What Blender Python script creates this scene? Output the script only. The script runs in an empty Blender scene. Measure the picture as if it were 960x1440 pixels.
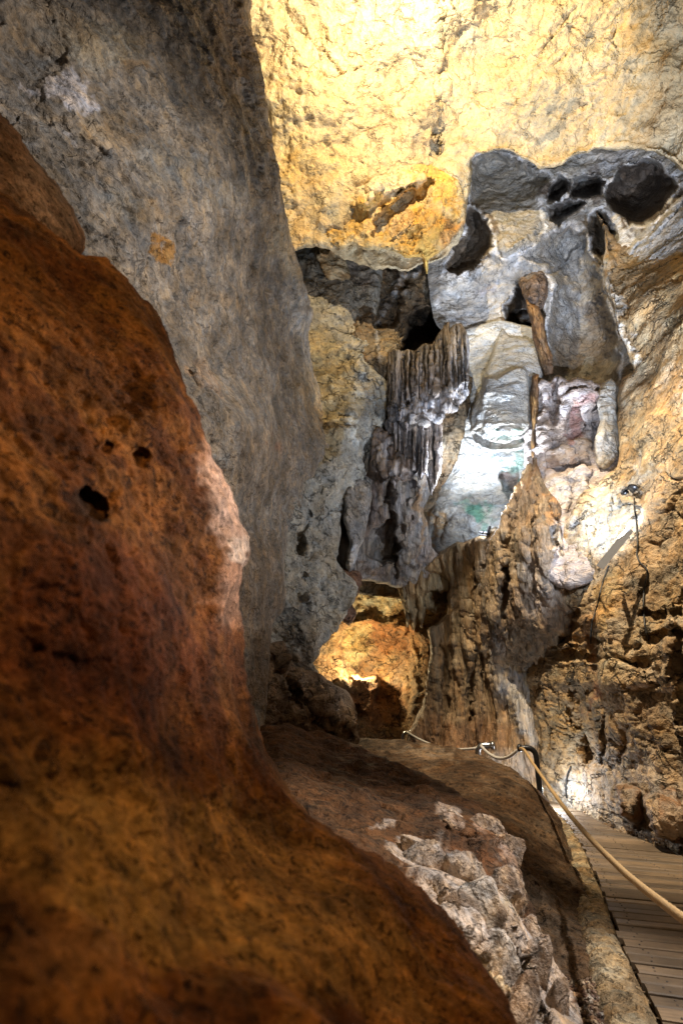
import bpy, bmesh, math, random
import numpy as np
from mathutils import Vector, Matrix
random.seed(7)
sc = bpy.context.scene
COL = sc.collection

# ------------------------------------------------------------------ camera
F = 760.0
TH = math.atan(280.0 / F)
CT, ST = math.cos(TH), math.sin(TH)
CAMZ = 1.3
def ray(px, py):
    xc = (np.asarray(px, float) - 480.0) / F
    yc = (720.0 - np.asarray(py, float)) / F
    return np.stack([xc + 0 * yc, CT - yc * ST + 0 * xc, ST + yc * CT + 0 * xc], -1)
def at(px, py, Y):
    """point on the line of sight through a photo pixel at forward distance Y"""
    d = ray(px, py)
    t = np.asarray(Y, float) / d[..., 1]
    p = d * t[..., None]
    p[..., 2] += CAMZ
    return p
def V(px, py, Y):
    return Vector(at(px, py, Y).tolist())

# ------------------------------------------------------------------ noise (numpy)
def _h(ix, iy, iz, seed):
    h = (ix * 374761393 + iy * 668265263 + iz * 2147483647 + seed * 974634777) & 0xffffffff
    h = ((h ^ (h >> 13)) * 1274126177) & 0xffffffff
    h = ((h ^ (h >> 16)) * 2246822519) & 0xffffffff
    return h ^ (h >> 15)
_G = np.array([(1,1,0),(-1,1,0),(1,-1,0),(-1,-1,0),(1,0,1),(-1,0,1),(1,0,-1),(-1,0,-1),
               (0,1,1),(0,-1,1),(0,1,-1),(0,-1,-1),(1,1,0),(0,-1,1),(-1,1,0),(0,-1,-1)], float)
def perlin(P, seed=0):
    i = np.floor(P).astype(np.int64); f = P - i
    u = f * f * f * (f * (f * 6 - 15) + 10)
    out = 0
    for dx in (0, 1):
        wx = u[:, 0] if dx else 1 - u[:, 0]
        for dy in (0, 1):
            wy = u[:, 1] if dy else 1 - u[:, 1]
            for dz in (0, 1):
                wz = u[:, 2] if dz else 1 - u[:, 2]
                g = _G[_h(i[:, 0] + dx, i[:, 1] + dy, i[:, 2] + dz, seed) & 15]
                out = out + wx * wy * wz * (g[:, 0] * (f[:, 0] - dx) + g[:, 1] * (f[:, 1] - dy) + g[:, 2] * (f[:, 2] - dz))
    return out
def fbm(P, octv=4, seed=0, gain=.5, lac=2.03):
    a, s, o = 1., 1., 0
    for k in range(octv):
        o = o + a * perlin(P * s + k * 17.3, seed + k); a *= gain; s *= lac
    return o
def ridge(P, octv=3, seed=0):
    a, s, o = 1., 1., 0
    for k in range(octv):
        o = o + a * (1 - 2.2 * np.abs(perlin(P * s + k * 7.7, seed + k))); a *= .5; s *= 2.1
    return o / 1.75
def _cells(P, seed):
    i = np.floor(P).astype(np.int64)
    for dx in (-1, 0, 1):
        for dy in (-1, 0, 1):
            for dz in (-1, 0, 1):
                cx, cy, cz = i[:, 0] + dx, i[:, 1] + dy, i[:, 2] + dz
                h = _h(cx, cy, cz, seed)
                r = np.stack([cx + (h & 1023) / 1023., cy + ((h >> 10) & 1023) / 1023., cz + ((h >> 20) & 1023) / 1023.], -1) - P
                yield h, r, np.einsum('ij,ij->i', r, r)
def worley(P, seed=0):
    f1 = np.full(len(P), 9.); f2 = f1.copy(); hid = np.zeros(len(P), np.int64); rv = np.zeros_like(P)
    for h, r, d in _cells(P, seed):
        m = d < f1
        f2 = np.where(m, f1, np.minimum(f2, d))
        f1 = np.where(m, d, f1); hid = np.where(m, h, hid); rv[m] = r[m]
    return np.sqrt(f1), np.sqrt(f2), hid, rv
def sstep(a, b, x):
    t = np.clip((x - a) / (b - a), 0, 1); return t * t * (3 - 2 * t)
def warp(P, f, a, seed=50):
    Q = P * f
    return P + a * np.stack([perlin(Q, seed), perlin(Q + 31.7, seed + 1), perlin(Q + 77.1, seed + 2)], -1)

# height terms, all in metres; q is the world position of every vertex
def h_fbm(q, fr, amp, octv=4, seed=1): return amp * fbm(q * np.array(fr), octv, seed)
def h_ridge(q, fr, amp, octv=3, seed=2): return amp * ridge(q * np.array(fr), octv, seed)
def h_crack(q, fr, amp, width=.08, wf=1., wa=.3, seed=3, keep=.6):
    """thin dark fissures along warped cell borders; some borders stay closed"""
    fr = np.array(fr) * np.ones(3)
    p = warp(q, wf, wa, seed) * fr
    a, b, i, _ = worley(p, seed)
    m = sstep(-.15, .35, perlin(p * .6 + 9, seed + 5) + (keep - .5))
    return -amp * (1 - sstep(0, width, b - a)) * m
def h_facet(q, fr, amp, seed=4, wf=1.5, wa=.12):
    """broken rock: every cell is a small tilted plane"""
    fr = np.array(fr) * np.ones(3)
    p = warp(q, wf, wa, seed) * fr
    a, b, i, r = worley(p, seed)
    n = np.stack([((i >> k) & 255) / 127.5 - 1 for k in (2, 11, 20)], -1)
    return amp * (((i >> 5) & 255) / 255. - .5 + .9 * np.einsum('ij,ij->i', n, r))
def h_pit(q, fr, amp, thr=.42, seed=5, keep=.5):
    p = warp(q, fr if np.isscalar(fr) else fr[0], .25 / (fr if np.isscalar(fr) else fr[0]), seed) * np.array(fr)
    a, b, i, _ = worley(p, seed)
    return -amp * (1 - sstep(thr * .35, thr, a)) * ((i & 255) / 255. < keep)
def h_lump(q, fr, amp, seed=6):
    a, b, i, _ = worley(warp(q, 2., .08, seed) * np.array(fr), seed)
    return amp * (1 - np.clip(a, 0, 1) ** 2)
def h_flake(q, fr, amp, levels=5., edge=.16, seed=21, octv=3):
    """layers of flaked skin: contours of a noise become little steps"""
    x = fbm(q * np.array(fr), octv, seed, .5) * levels
    f = np.floor(x); r = x - f
    return amp * (f + sstep(1 - edge, 1, r) - .35 * sstep(.5, 1 - edge, r) * (r < 1 - edge)) / levels
TERMS = dict(flake=h_flake, fbm=h_fbm, ridge=h_ridge, crack=h_crack, facet=h_facet, pit=h_pit, lump=h_lump)

# ------------------------------------------------------------------ outlines
def smooth_outline(pts, jit=2.5, seed=0, spacing=4.):
    pts = np.array(pts, float); n = len(pts); out = []
    for k in range(n):
        p0, p1, p2, p3 = pts[k - 1], pts[k], pts[(k + 1) % n], pts[(k + 2) % n]
        L = np.hypot(*(p2 - p1)); m = max(1, int(L / spacing))
        t = (np.arange(m) / m)[:, None]
        ten = .2
        m1, m2 = ten * (p2 - p0), ten * (p3 - p1)
        # keep tangents short beside long segments
        for mm in (m1, m2):
            l = np.hypot(*mm)
            if l > L: mm *= L / l
        out.append((2 * t**3 - 3 * t**2 + 1) * p1 + (t**3 - 2 * t**2 + t) * m1 + (-2 * t**3 + 3 * t**2) * p2 + (t**3 - t**2) * m2)
    o = np.concatenate(out)
    q = np.concatenate([o / 26., np.full((len(o), 1), seed * 3.1)], 1)
    j = np.stack([fbm(q, 5, seed + 11, .62), fbm(q + 40, 5, seed + 12, .62)], -1)
    return o + jit * 1.6 * j
def poly_dist(pts, poly, want_near=True):
    """signed distance (inside > 0) and nearest point on the outline"""
    A = poly; B = np.roll(poly, -1, 0)
    D = np.empty(len(pts)); N = np.empty_like(pts); I = np.zeros(len(pts), bool)
    AB = B - A; L2 = np.maximum((AB ** 2).sum(1), 1e-9)
    for s in range(0, len(pts), 4000):
        p = pts[s:s + 4000, None, :]
        AP = p - A
        t = np.clip((AP * AB).sum(2) / L2, 0, 1)
        C = A + t[..., None] * AB
        d = ((p - C) ** 2).sum(2); k = d.argmin(1); r = np.arange(len(k))
        D[s:s + 4000] = np.sqrt(d[r, k]); N[s:s + 4000] = C[r, k]
        c = (A[:, 1] > p[..., 1]) != (B[:, 1] > p[..., 1])
        xx = A[:, 0] + (p[..., 1] - A[:, 1]) * AB[:, 0] / np.where(np.abs(AB[:, 1]) < 1e-9, 1e-9, AB[:, 1])
        I[s:s + 4000] = (c & (p[..., 0] < xx)).sum(1) % 2 == 1
    return np.where(I, D, -D), N
def field(ctrl, px, py, c=45.):
    """smooth surface through (px, py, value) control points"""
    C = np.array(ctrl, float); n = len(C)
    k = lambda r2: np.sqrt(r2 + c * c)
    R = k(((C[:, None, :2] - C[None, :, :2]) ** 2).sum(2)) / 100.
    Pm = np.c_[np.ones(n), C[:, :2] / 500.]
    M = np.block([[R, Pm], [Pm.T, np.zeros((3, 3))]]) if n > 3 else None
    if M is None:
        return np.full(np.shape(px), C[:, 2].mean())
    w = np.linalg.lstsq(M, np.r_[C[:, 2], 0, 0, 0], rcond=None)[0]
    out = np.empty(len(px))
    for s in range(0, len(px), 20000):
        a, b = px[s:s + 20000], py[s:s + 20000]
        r = k((a[:, None] - C[:, 0]) ** 2 + (b[:, None] - C[:, 1]) ** 2) / 100.
        out[s:s + 20000] = r @ w[:n] + w[n] + w[n + 1] * a / 500. + w[n + 2] * b / 500.
    return out
def shape_w(sh, px, py):
    """0..1 weight of an ellipse ('e', cx, cy, rx, ry, rot, soft) or outline ('p', [(x,y)..], soft px)"""
    if sh[0] == 'e':
        _, cx, cy, rx, ry, rot, soft = sh
        a = math.radians(rot); u = (px - cx) * math.cos(a) + (py - cy) * math.sin(a); v = -(px - cx) * math.sin(a) + (py - cy) * math.cos(a)
        q = np.sqrt((u / rx) ** 2 + (v / ry) ** 2)
        return 1 - sstep(1 - soft, 1 + soft * .5, q)
    pts = np.array(sh[1], float); lo, hi = pts.min(0) - sh[2] - 2, pts.max(0) + sh[2] + 2
    w = np.zeros(len(px)); m = (px > lo[0]) & (px < hi[0]) & (py > lo[1]) & (py < hi[1])
    if m.any():
        d, _ = poly_dist(np.c_[px[m], py[m]], smooth_outline(pts, 1.5, 3))
        w[m] = sstep(-sh[2], sh[2], d)
    return w

# ------------------------------------------------------------------ scene helpers
def tag(o, label=None, cat=None, group=None, kind=None):
    if label: o['label'] = label
    if cat: o['category'] = cat
    if group: o['group'] = group
    if kind: o['kind'] = kind
    return o
def link_mesh(name, verts, faces, mat, parent=None, smooth=True, origin=None):
    me = bpy.data.meshes.new(name)
    verts = np.asarray(verts, float)
    off = verts.mean(0) if origin is None else np.asarray(origin, float)
    if parent is not None and origin is None: off = np.zeros(3)
    me.from_pydata((verts - off).tolist(), [], faces if isinstance(faces, list) else faces.tolist())
    if smooth: me.polygons.foreach_set('use_smooth', [True] * len(me.polygons))
    if mat: me.materials.append(mat)
    me.update()
    o = bpy.data.objects.new(name, me); COL.objects.link(o)
    o.location = off
    if parent is not None:
        o.parent = parent
        o.location = (0, 0, 0) if origin is None else off
    return o
def empty(name, loc=(0, 0, 0), rz=0.):
    o = bpy.data.objects.new(name, None); COL.objects.link(o)
    o.location = loc; o.rotation_euler = (0, 0, rz); o.empty_display_size = .1
    return o
def tube(path, rad, sides=10, cap=True, squash=None):
    """round bar along a list of points; rad is one radius or one per point"""
    P = [Vector(p) for p in path]; n = len(P)
    R = [rad] * n if np.isscalar(rad) else list(rad)
    vs, fs = [], []; up = None
    for i in range(n):
        t = (P[min(i + 1, n - 1)] - P[max(i - 1, 0)]).normalized()
        if up is None:
            up = t.cross(Vector((0, 0, 1)) if abs(t.z) < .9 else Vector((1, 0, 0))).normalized()
        else:
            up = (up - t * up.dot(t)).normalized()
        b = t.cross(up)
        for k in range(sides):
            a = 2 * math.pi * k / sides
            vs.append(P[i] + (up * math.cos(a) + b * math.sin(a)) * R[i])
    for i in range(n - 1):
        for k in range(sides):
            fs.append((i * sides + k, i * sides + (k + 1) % sides, (i + 1) * sides + (k + 1) % sides, (i + 1) * sides + k))
    if cap:
        fs.append(tuple(range(sides))[::-1]); fs.append(tuple(range((n - 1) * sides, n * sides)))
    return [tuple(v) for v in vs], fs
def bez(pts, n=12):
    """smooth path through points"""
    P = [Vector(p) for p in pts]; out = []
    for i in range(len(P) - 1):
        p0, p1, p2, p3 = P[max(i - 1, 0)], P[i], P[i + 1], P[min(i + 2, len(P) - 1)]
        for k in range(n):
            t = k / n
            out.append(.5 * ((2 * p1) + (p2 - p0) * t + (2 * p0 - 5 * p1 + 4 * p2 - p3) * t * t + (3 * p1 - p0 - 3 * p2 + p3) * t ** 3))
    return out + [P[-1]]

# ------------------------------------------------------------------ materials
def nt(mat):
    mat.use_nodes = True; t = mat.node_tree; t.nodes.clear(); return t
def node(t, typ, **kw):
    n = t.nodes.new(typ)
    for k, v in kw.items():
        if k.startswith('_'): setattr(n, k[1:], v)
        else: n.inputs[k].default_value = v
    return n
def rock_mat(name, g=.018, rough=.85, bump=1., spots=1., crack=1., var=1., hue=1., spec=.3, aniso=(1, 1, 1)):
    """stone: the mineral colour of the surface broken up by patches, grain, specks and fissures.
       g is the size in metres of the finest grain"""
    m = bpy.data.materials.new(name); t = nt(m); L = t.links.new
    out = node(t, 'ShaderNodeOutputMaterial'); b = node(t, 'ShaderNodeBsdfPrincipled')
    L(b.outputs[0], out.inputs[0]); b.inputs['Specular IOR Level'].default_value = spec
    geo = node(t, 'ShaderNodeNewGeometry'); mp = node(t, 'ShaderNodeMapping'); mp.inputs['Scale'].default_value = [a / g for a in aniso]
    L(geo.outputs['Position'], mp.inputs[0]); P = mp.outputs[0]           # 1 unit = one grain
    at_ = node(t, 'ShaderNodeAttribute', _attribute_name='Col')
    def noise(wl, det=4., ro=.6, dist=0., vec=None):
        n = node(t, 'ShaderNodeTexNoise', Scale=1. / wl, Detail=det, Roughness=ro, Distortion=dist); L(vec or P, n.inputs['Vector']); return n
    def M(op, a, b_=None, c=None):
        n = node(t, 'ShaderNodeMath', _operation=op)
        for i, v in enumerate((a, b_, c)):
            if v is None: continue
            if isinstance(v, (int, float)): n.inputs[i].default_value = v
            else: L(v, n.inputs[i])
        return n.outputs[0]
    def ramp(x, a, b_, lo, hi, smooth=True):
        n = node(t, 'ShaderNodeMapRange'); n.interpolation_type = 'SMOOTHSTEP' if smooth else 'LINEAR'
        for k, v in zip((1, 2, 3, 4), (a, b_, lo, hi)): n.inputs[k].default_value = v
        L(x, n.inputs[0]); return n.outputs[0]
    A = noise(60., 7., .6, .4).outputs['Fac']; B = noise(11., 5., .68, .3).outputs['Fac']; Cn = noise(3.6, 3., .7).outputs['Fac']
    D = noise(8., 4., .6, 1.2).outputs['Fac']; H = noise(34., 5., .65, .6).outputs['Fac']
    spot = ramp(D, .36, .43, 1., 0.)                                      # dark specks and holes
    fleck = ramp(D, .60, .68, 0., 1.)                                     # pale crystals
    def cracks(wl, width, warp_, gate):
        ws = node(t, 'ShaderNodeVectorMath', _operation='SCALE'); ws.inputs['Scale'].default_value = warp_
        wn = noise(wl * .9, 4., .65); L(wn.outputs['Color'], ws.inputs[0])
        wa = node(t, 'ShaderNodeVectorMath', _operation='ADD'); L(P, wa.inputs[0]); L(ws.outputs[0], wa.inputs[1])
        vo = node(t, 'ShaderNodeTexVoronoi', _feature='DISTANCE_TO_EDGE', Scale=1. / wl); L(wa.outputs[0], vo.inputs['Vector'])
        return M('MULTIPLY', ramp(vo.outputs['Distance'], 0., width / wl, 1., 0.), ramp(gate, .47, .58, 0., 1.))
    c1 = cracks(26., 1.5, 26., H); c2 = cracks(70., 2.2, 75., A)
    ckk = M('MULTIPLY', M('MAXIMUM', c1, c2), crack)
    v = ramp(A, .30, .70, 1 - .38 * var, 1 + .38 * var)
    v = M('MULTIPLY', v, ramp(B, .30, .70, 1 - .42 * var, 1 + .42 * var, False))
    v = M('MULTIPLY', v, ramp(Cn, .28, .72, 1 - .3 * var, 1 + .3 * var, False))
    v = M('MULTIPLY', v, M('MULTIPLY_ADD', spot, -.55 * spots, 1.)); v = M('MULTIPLY', v, M('MULTIPLY_ADD', fleck, .32 * spots, 1.))
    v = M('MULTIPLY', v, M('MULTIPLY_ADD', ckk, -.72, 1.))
    # iron stains one way, grey the other
    mx = node(t, 'ShaderNodeMix', _data_type='RGBA', _blend_type='MULTIPLY'); mx.inputs[0].default_value = 1.
    cr = node(t, 'ShaderNodeValToRGB'); e = cr.color_ramp.elements; e[0].position = .33; e[1].position = .67
    k = .28 * hue
    e[0].color = (1 - .6 * k, 1., 1 + .75 * k, 1); e[1].color = (1 + .6 * k, 1 - .05 * k, 1 - 1.1 * k, 1)
    L(noise(22., 6., .7, .5).outputs['Fac'], cr.inputs[0]); L(at_.outputs['Color'], mx.inputs[6]); L(cr.outputs[0], mx.inputs[7])
    sm = node(t, 'ShaderNodeVectorMath', _operation='SCALE'); L(mx.outputs[2], sm.inputs[0]); L(v, sm.inputs['Scale'])
    L(sm.outputs[0], b.inputs['Base Color'])
    L(ramp(B, .3, .7, rough + .1, rough - .12), b.inputs['Roughness'])
    h = M('MULTIPLY', B, 4.5 * g); h = M('MULTIPLY_ADD', Cn, 1.3 * g, h); h = M('MULTIPLY_ADD', A, 9. * g, h); h = M('MULTIPLY_ADD', spot, -1.1 * g * spots, h); h = M('MULTIPLY_ADD', ckk, -2.2 * g, h)
    bp = node(t, 'ShaderNodeBump', Strength=min(1., bump), Distance=max(1., bump)); L(h, bp.inputs['Height']); L(bp.outputs[0], b.inputs['Normal'])
    return m
def plain_mat(name, color, rough=.5, metal=0., var=.15, scale=20., bump=.1, stretch=(1, 1, 1), spec=.5, emit=None, emit_s=0.):
    m = bpy.data.materials.new(name); t = nt(m); L = t.links.new
    out = node(t, 'ShaderNodeOutputMaterial'); b = node(t, 'ShaderNodeBsdfPrincipled', Roughness=rough, Metallic=metal)
    b.inputs['Specular IOR Level'].default_value = spec
    L(b.outputs[0], out.inputs[0])
    g = node(t, 'ShaderNodeTexCoord'); mp = node(t, 'ShaderNodeMapping'); mp.inputs['Scale'].default_value = stretch
    L(g.outputs['Object'], mp.inputs[0])
    n = node(t, 'ShaderNodeTexNoise', Scale=scale, Detail=5., Roughness=.65); L(mp.outputs[0], n.inputs['Vector'])
    mx = node(t, 'ShaderNodeMix', _data_type='RGBA')
    L(n.outputs['Fac'], mx.inputs[0])
    mx.inputs[6].default_value = [c * (1 - var * 1.5) for c in color] + [1]; mx.inputs[7].default_value = [min(1, c * (1 + var * 1.5)) for c in color] + [1]
    L(mx.outputs[2], b.inputs['Base Color'])
    if emit:
        b.inputs['Emission Color'].default_value = (*emit, 1); b.inputs['Emission Strength'].default_value = emit_s
    bp = node(t, 'ShaderNodeBump', Strength=bump, Distance=.01); L(n.outputs['Fac'], bp.inputs['Height']); L(bp.outputs[0], b.inputs['Normal'])
    return m

# ------------------------------------------------------------------ rock masses
def vnormals(P, Q):
    a, b, c, d = (P[Q[:, k]] for k in range(4))
    n = np.cross(c - a, d - b)
    N = np.zeros_like(P)
    for k in range(4):
        for ax in range(3):
            N[:, ax] += np.bincount(Q[:, k], n[:, ax], len(P))
    return N / np.maximum(np.linalg.norm(N, axis=1, keepdims=True), 1e-12)
def rock(name, label, cat, outline, depth, mat, base, step=2.2, rnd=(14, .35), jit=2.5, feats=(), big=(), fine=(), tints=(),
         alt=None, altf=.8, thick=1.2, seed=0, fwarp=5., twarp=10., kind=None, group=None, parent=None, rim=10., graze=2.2, crust=None, altan=(1, 1, 1)):
    """one body of rock. outline: the photo outline its near face shows; depth: (px, py, metres ahead) it passes through.
       The face rounds back over rnd = (px, metres) along its rim and the rim runs back thick metres, so the body is solid from the side too."""
    poly = smooth_outline(outline, jit, seed)
    lo, hi = poly.min(0) - 3, poly.max(0) + 3
    sx, sy = step if isinstance(step, tuple) else (step, step)
    gx = np.arange(lo[0], hi[0] + sx, sx); gy = np.arange(lo[1], hi[1] + sy, sy)
    X, Y = np.meshgrid(gx, gy); nx, ny = len(gx), len(gy)
    pts = np.c_[X.ravel(), Y.ravel()]
    sd, near = poly_dist(pts, poly)
    idx = np.arange(nx * ny).reshape(ny, nx)
    q = np.stack([idx[:-1, :-1], idx[1:, :-1], idx[1:, 1:], idx[:-1, 1:]], -1).reshape(-1, 4)
    q = q[(sd[q] > 0).sum(1) >= 2]
    out = sd <= 0
    pts[out] = near[out]; sd = np.where(out, 0, sd)
    used = np.unique(q); re = np.full(nx * ny, -1); re[used] = np.arange(len(used))
    q = re[q]; pts = pts[used]; sd = sd[used]
    px, py = pts[:, 0], pts[:, 1]
    Yd = field(depth, px, py)
    # irregular outlines for features
    z0 = np.c_[px / 22., py / 22., np.full(len(px), seed * 1.7)]
    wx, wy = px + fwarp * 1.6 * fbm(z0, 3, seed + 20), py + fwarp * 1.6 * fbm(z0 + 50, 3, seed + 23)
    crest = np.full(len(px), 99.)
    for sh, dY in feats:
        if sh[0] == 's':
            # scoop: hollow with a sharp brim; sh = ('s', outline, reach px, (tilt x, tilt y) metres per 100 px)
            sp = np.array(sh[1], float); lo_, hi_ = sp.min(0) - 12, sp.max(0) + 12
            mk = (wx > lo_[0]) & (wx < hi_[0]) & (wy > lo_[1]) & (wy < hi_[1])
            if not mk.any(): continue
            ds, _ = poly_dist(np.c_[wx[mk], wy[mk]], smooth_outline(sp, 2.0, 5))
            cen_ = sp.mean(0); tl = (sh[3][0] * (wx[mk] - cen_[0]) + sh[3][1] * (wy[mk] - cen_[1])) / 100.
            Yd[mk] += np.where(ds > 0, (dY * (1 - np.exp(-np.maximum(ds, 0) / sh[2])) + tl * sstep(0, sh[2] * .6, ds)), 0)
            crest[mk] = np.minimum(crest[mk], np.abs(ds))
        else:
            Yd = Yd + dY * shape_w(sh, wx, wy)
    if rnd[0] > 0:
        t = np.clip(1 - sd / rnd[0], 0, 1)
        Yd = Yd + rnd[1] * (.55 * t * t + .45 * t ** 4)
    P = at(px, py, Yd)
    # rim runs back
    e = np.sort(np.concatenate([q[:, [0, 1]], q[:, [1, 2]], q[:, [2, 3]], q[:, [3, 0]]]), 1)
    ed = np.concatenate([q[:, [0, 1]], q[:, [1, 2]], q[:, [2, 3]], q[:, [3, 0]]])
    key = e[:, 0] * (len(px) + 1) + e[:, 1]
    u, first, cnt = np.unique(key, return_index=True, return_counts=True)
    bed = ed[first[cnt == 1]]
    bv = np.unique(bed); m = np.full(len(px), -1); m[bv] = np.arange(len(bv))
    d = at(px[bv], py[bv], Yd[bv] + 1.) - P[bv]
    cen = np.array([px.mean(), py.mean()]); ins = (cen - pts[bv]); ins /= np.maximum(np.linalg.norm(ins, axis=1, keepdims=True), 1e-6)
    rings = []
    for fr in (.15, .5, 1.):
        pp = pts[bv] + ins * (2 + 10 * fr)
        rings.append(at(pp[:, 0], pp[:, 1], Yd[bv] + thick * fr))
    n0 = len(P); allP = np.concatenate([P] + rings); nb = len(bv)
    qs = [q]; prev = lambda k, i: i if k == 0 else n0 + (k - 1) * nb + m[i]
    for k in range(3):
        a, b = bed[:, 0], bed[:, 1]
        A0 = a if k == 0 else n0 + (k - 1) * nb + m[a]; B0 = b if k == 0 else n0 + (k - 1) * nb + m[b]
        qs.append(np.stack([B0, A0, n0 + k * nb + m[a], n0 + k * nb + m[b]], -1))
    Q = np.concatenate(qs)
    pxa = np.concatenate([px] + [px[bv]] * 3); pya = np.concatenate([py] + [py[bv]] * 3)
    # relief dies down towards the outline and on faces seen edge-on, which the grid samples too thinly
    att = np.r_[.2 + .8 * sstep(0, rim, sd), np.full(3 * nb, .7)]
    if len(big):
        N = vnormals(allP, Q); h = sum(TERMS[k[0]](allP, *k[1:-1], **k[-1]) for k in big); allP = allP + N * (h * att)[:, None]
    hf = np.zeros(len(allP))
    if len(fine):
        N = vnormals(allP, Q); hf = sum(TERMS[k[0]](allP, *k[1:-1], **k[-1]) for k in fine)
        vd = np.array([0, 0, CAMZ]) - allP; vd /= np.linalg.norm(vd, axis=1, keepdims=True)
        att = att * np.clip(np.abs((vd * N).sum(1)) * graze, .15, 1.)
        allP = allP + N * (hf * att)[:, None]
    # mineral colours; some tints also paint light and shade
    Cc = np.ones((len(allP), 4)); Cc[:, :3] = base
    if alt is not None:
        w = sstep(-.25, .3, fbm(allP * altf * np.array(altan) + seed, 5, seed + 60, .6))[:, None]
        Cc[:, :3] = Cc[:, :3] * (1 - w) + np.array(alt) * w
    z1 = np.c_[pxa / 30., pya / 30., np.full(len(pxa), seed * 2.3)]
    tx, ty = pxa + twarp * 1.8 * fbm(z1, 4, seed + 30, .6), pya + twarp * 1.8 * fbm(z1 + 50, 4, seed + 34, .6)
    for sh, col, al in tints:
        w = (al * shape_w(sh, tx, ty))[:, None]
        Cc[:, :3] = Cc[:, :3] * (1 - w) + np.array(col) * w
    if crust is not None:
        cr_ = np.r_[crest, np.full(3 * nb, 99.)]
        w = (1 - sstep(crust[1] * .3, crust[1], cr_)) * sstep(-.12, .12, fbm(allP * 2.2, 4, seed + 70, .6) + crust[2])
        Cc[:, :3] = Cc[:, :3] * (1 - w[:, None]) + np.array(crust[0]) * w[:, None]
    o = link_mesh(name, allP, Q, mat, parent)
    a = o.data.attributes.new('Col', 'FLOAT_COLOR', 'POINT'); a.data.foreach_set('color', Cc.astype(np.float32).ravel())
    if parent is None: tag(o, label, cat, group, kind)
    return o
# ================================================================== palette (linear albedo)
BUFF = (.50, .40, .26); CREAM = (.60, .52, .38); GREY = (.30, .265, .225); WHITE = (.66, .64, .63)
BROWN = (.21, .125, .06); OCHRE = (.50, .27, .07); RED = (.24, .10, .055)
GREEN = (.16, .42, .33); NEAR_BLACK = (.03, .024, .02); TAN = (.34, .23, .125); VEIN = (.58, .56, .57)

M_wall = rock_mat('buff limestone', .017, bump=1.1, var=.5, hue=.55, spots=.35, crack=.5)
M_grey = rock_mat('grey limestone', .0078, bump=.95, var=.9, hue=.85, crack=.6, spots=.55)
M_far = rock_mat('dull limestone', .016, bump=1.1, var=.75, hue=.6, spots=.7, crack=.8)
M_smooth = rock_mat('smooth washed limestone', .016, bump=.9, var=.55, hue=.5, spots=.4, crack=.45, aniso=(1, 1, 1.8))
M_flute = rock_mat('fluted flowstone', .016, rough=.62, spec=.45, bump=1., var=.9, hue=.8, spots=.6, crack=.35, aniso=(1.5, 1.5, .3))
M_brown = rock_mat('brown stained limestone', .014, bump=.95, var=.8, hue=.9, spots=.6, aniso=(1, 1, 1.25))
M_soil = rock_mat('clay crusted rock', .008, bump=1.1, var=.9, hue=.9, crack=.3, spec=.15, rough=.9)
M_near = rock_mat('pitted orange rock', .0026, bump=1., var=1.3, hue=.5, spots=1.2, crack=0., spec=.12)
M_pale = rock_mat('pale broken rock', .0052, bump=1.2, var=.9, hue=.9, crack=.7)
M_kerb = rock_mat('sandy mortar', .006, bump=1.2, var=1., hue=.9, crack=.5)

K = dict
def v3(f): return tuple(f) if hasattr(f, '__len__') else (f,) * 3
def fb(fr, a, o=3, s=1): return ('fbm', v3(fr), a, K(octv=o, seed=s))
def rd(fr, a, o=3, s=2): return ('ridge', v3(fr), a, K(octv=o, seed=s))
def ck(fr, a, w=.06, s=3, keep=.5, wf=1., wa=.3): return ('crack', fr, a, K(width=w, seed=s, keep=keep, wf=wf, wa=wa))
def fc(fr, a, s=4, wf=1.5, wa=.12): return ('facet', fr, a, K(seed=s, wf=wf, wa=wa))
def fl(fr, a, lv=5., e=.16, s=21, o=3): return ('flake', v3(fr), a, K(levels=lv, edge=e, seed=s, octv=o))
def pt(fr, a, thr=.42, s=5, keep=.5): return ('pit', fr, a, K(thr=thr, seed=s, keep=keep))
def lp(fr, a, s=6): return ('lump', fr, a, K(seed=s))
def S(pts, reach=14., tilt=(0, 0)): return ('s', pts, reach, tilt)
def E(cx, cy, rx, ry, rot=0, soft=.5): return ('e', cx, cy, rx, ry, rot, soft)
def PG(pts, soft=5.): return ('p', pts, soft)

# ================================================================== far shell of the chamber
rock('cave_back_wall', 'dull grey rock at the very back of the recesses between the hanging curtains and the bright wall', 'cave wall',
     [(340, 120), (1020, 120), (1080, 700), (900, 830), (640, 850), (470, 830), (380, 800)],
     [(400, 200, 10.8), (900, 200, 10.2), (650, 400, 11.4), (450, 700, 11.4), (640, 700, 12.), (950, 650, 9.6), (560, 800, 12.6)],
     M_far, GREY, step=4, rnd=(0, 0), jit=0, fine=[fb(.8, .2), fc(2.5, .06), fl(1.5, .1)], alt=BROWN, thick=.5, seed=1)

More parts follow.
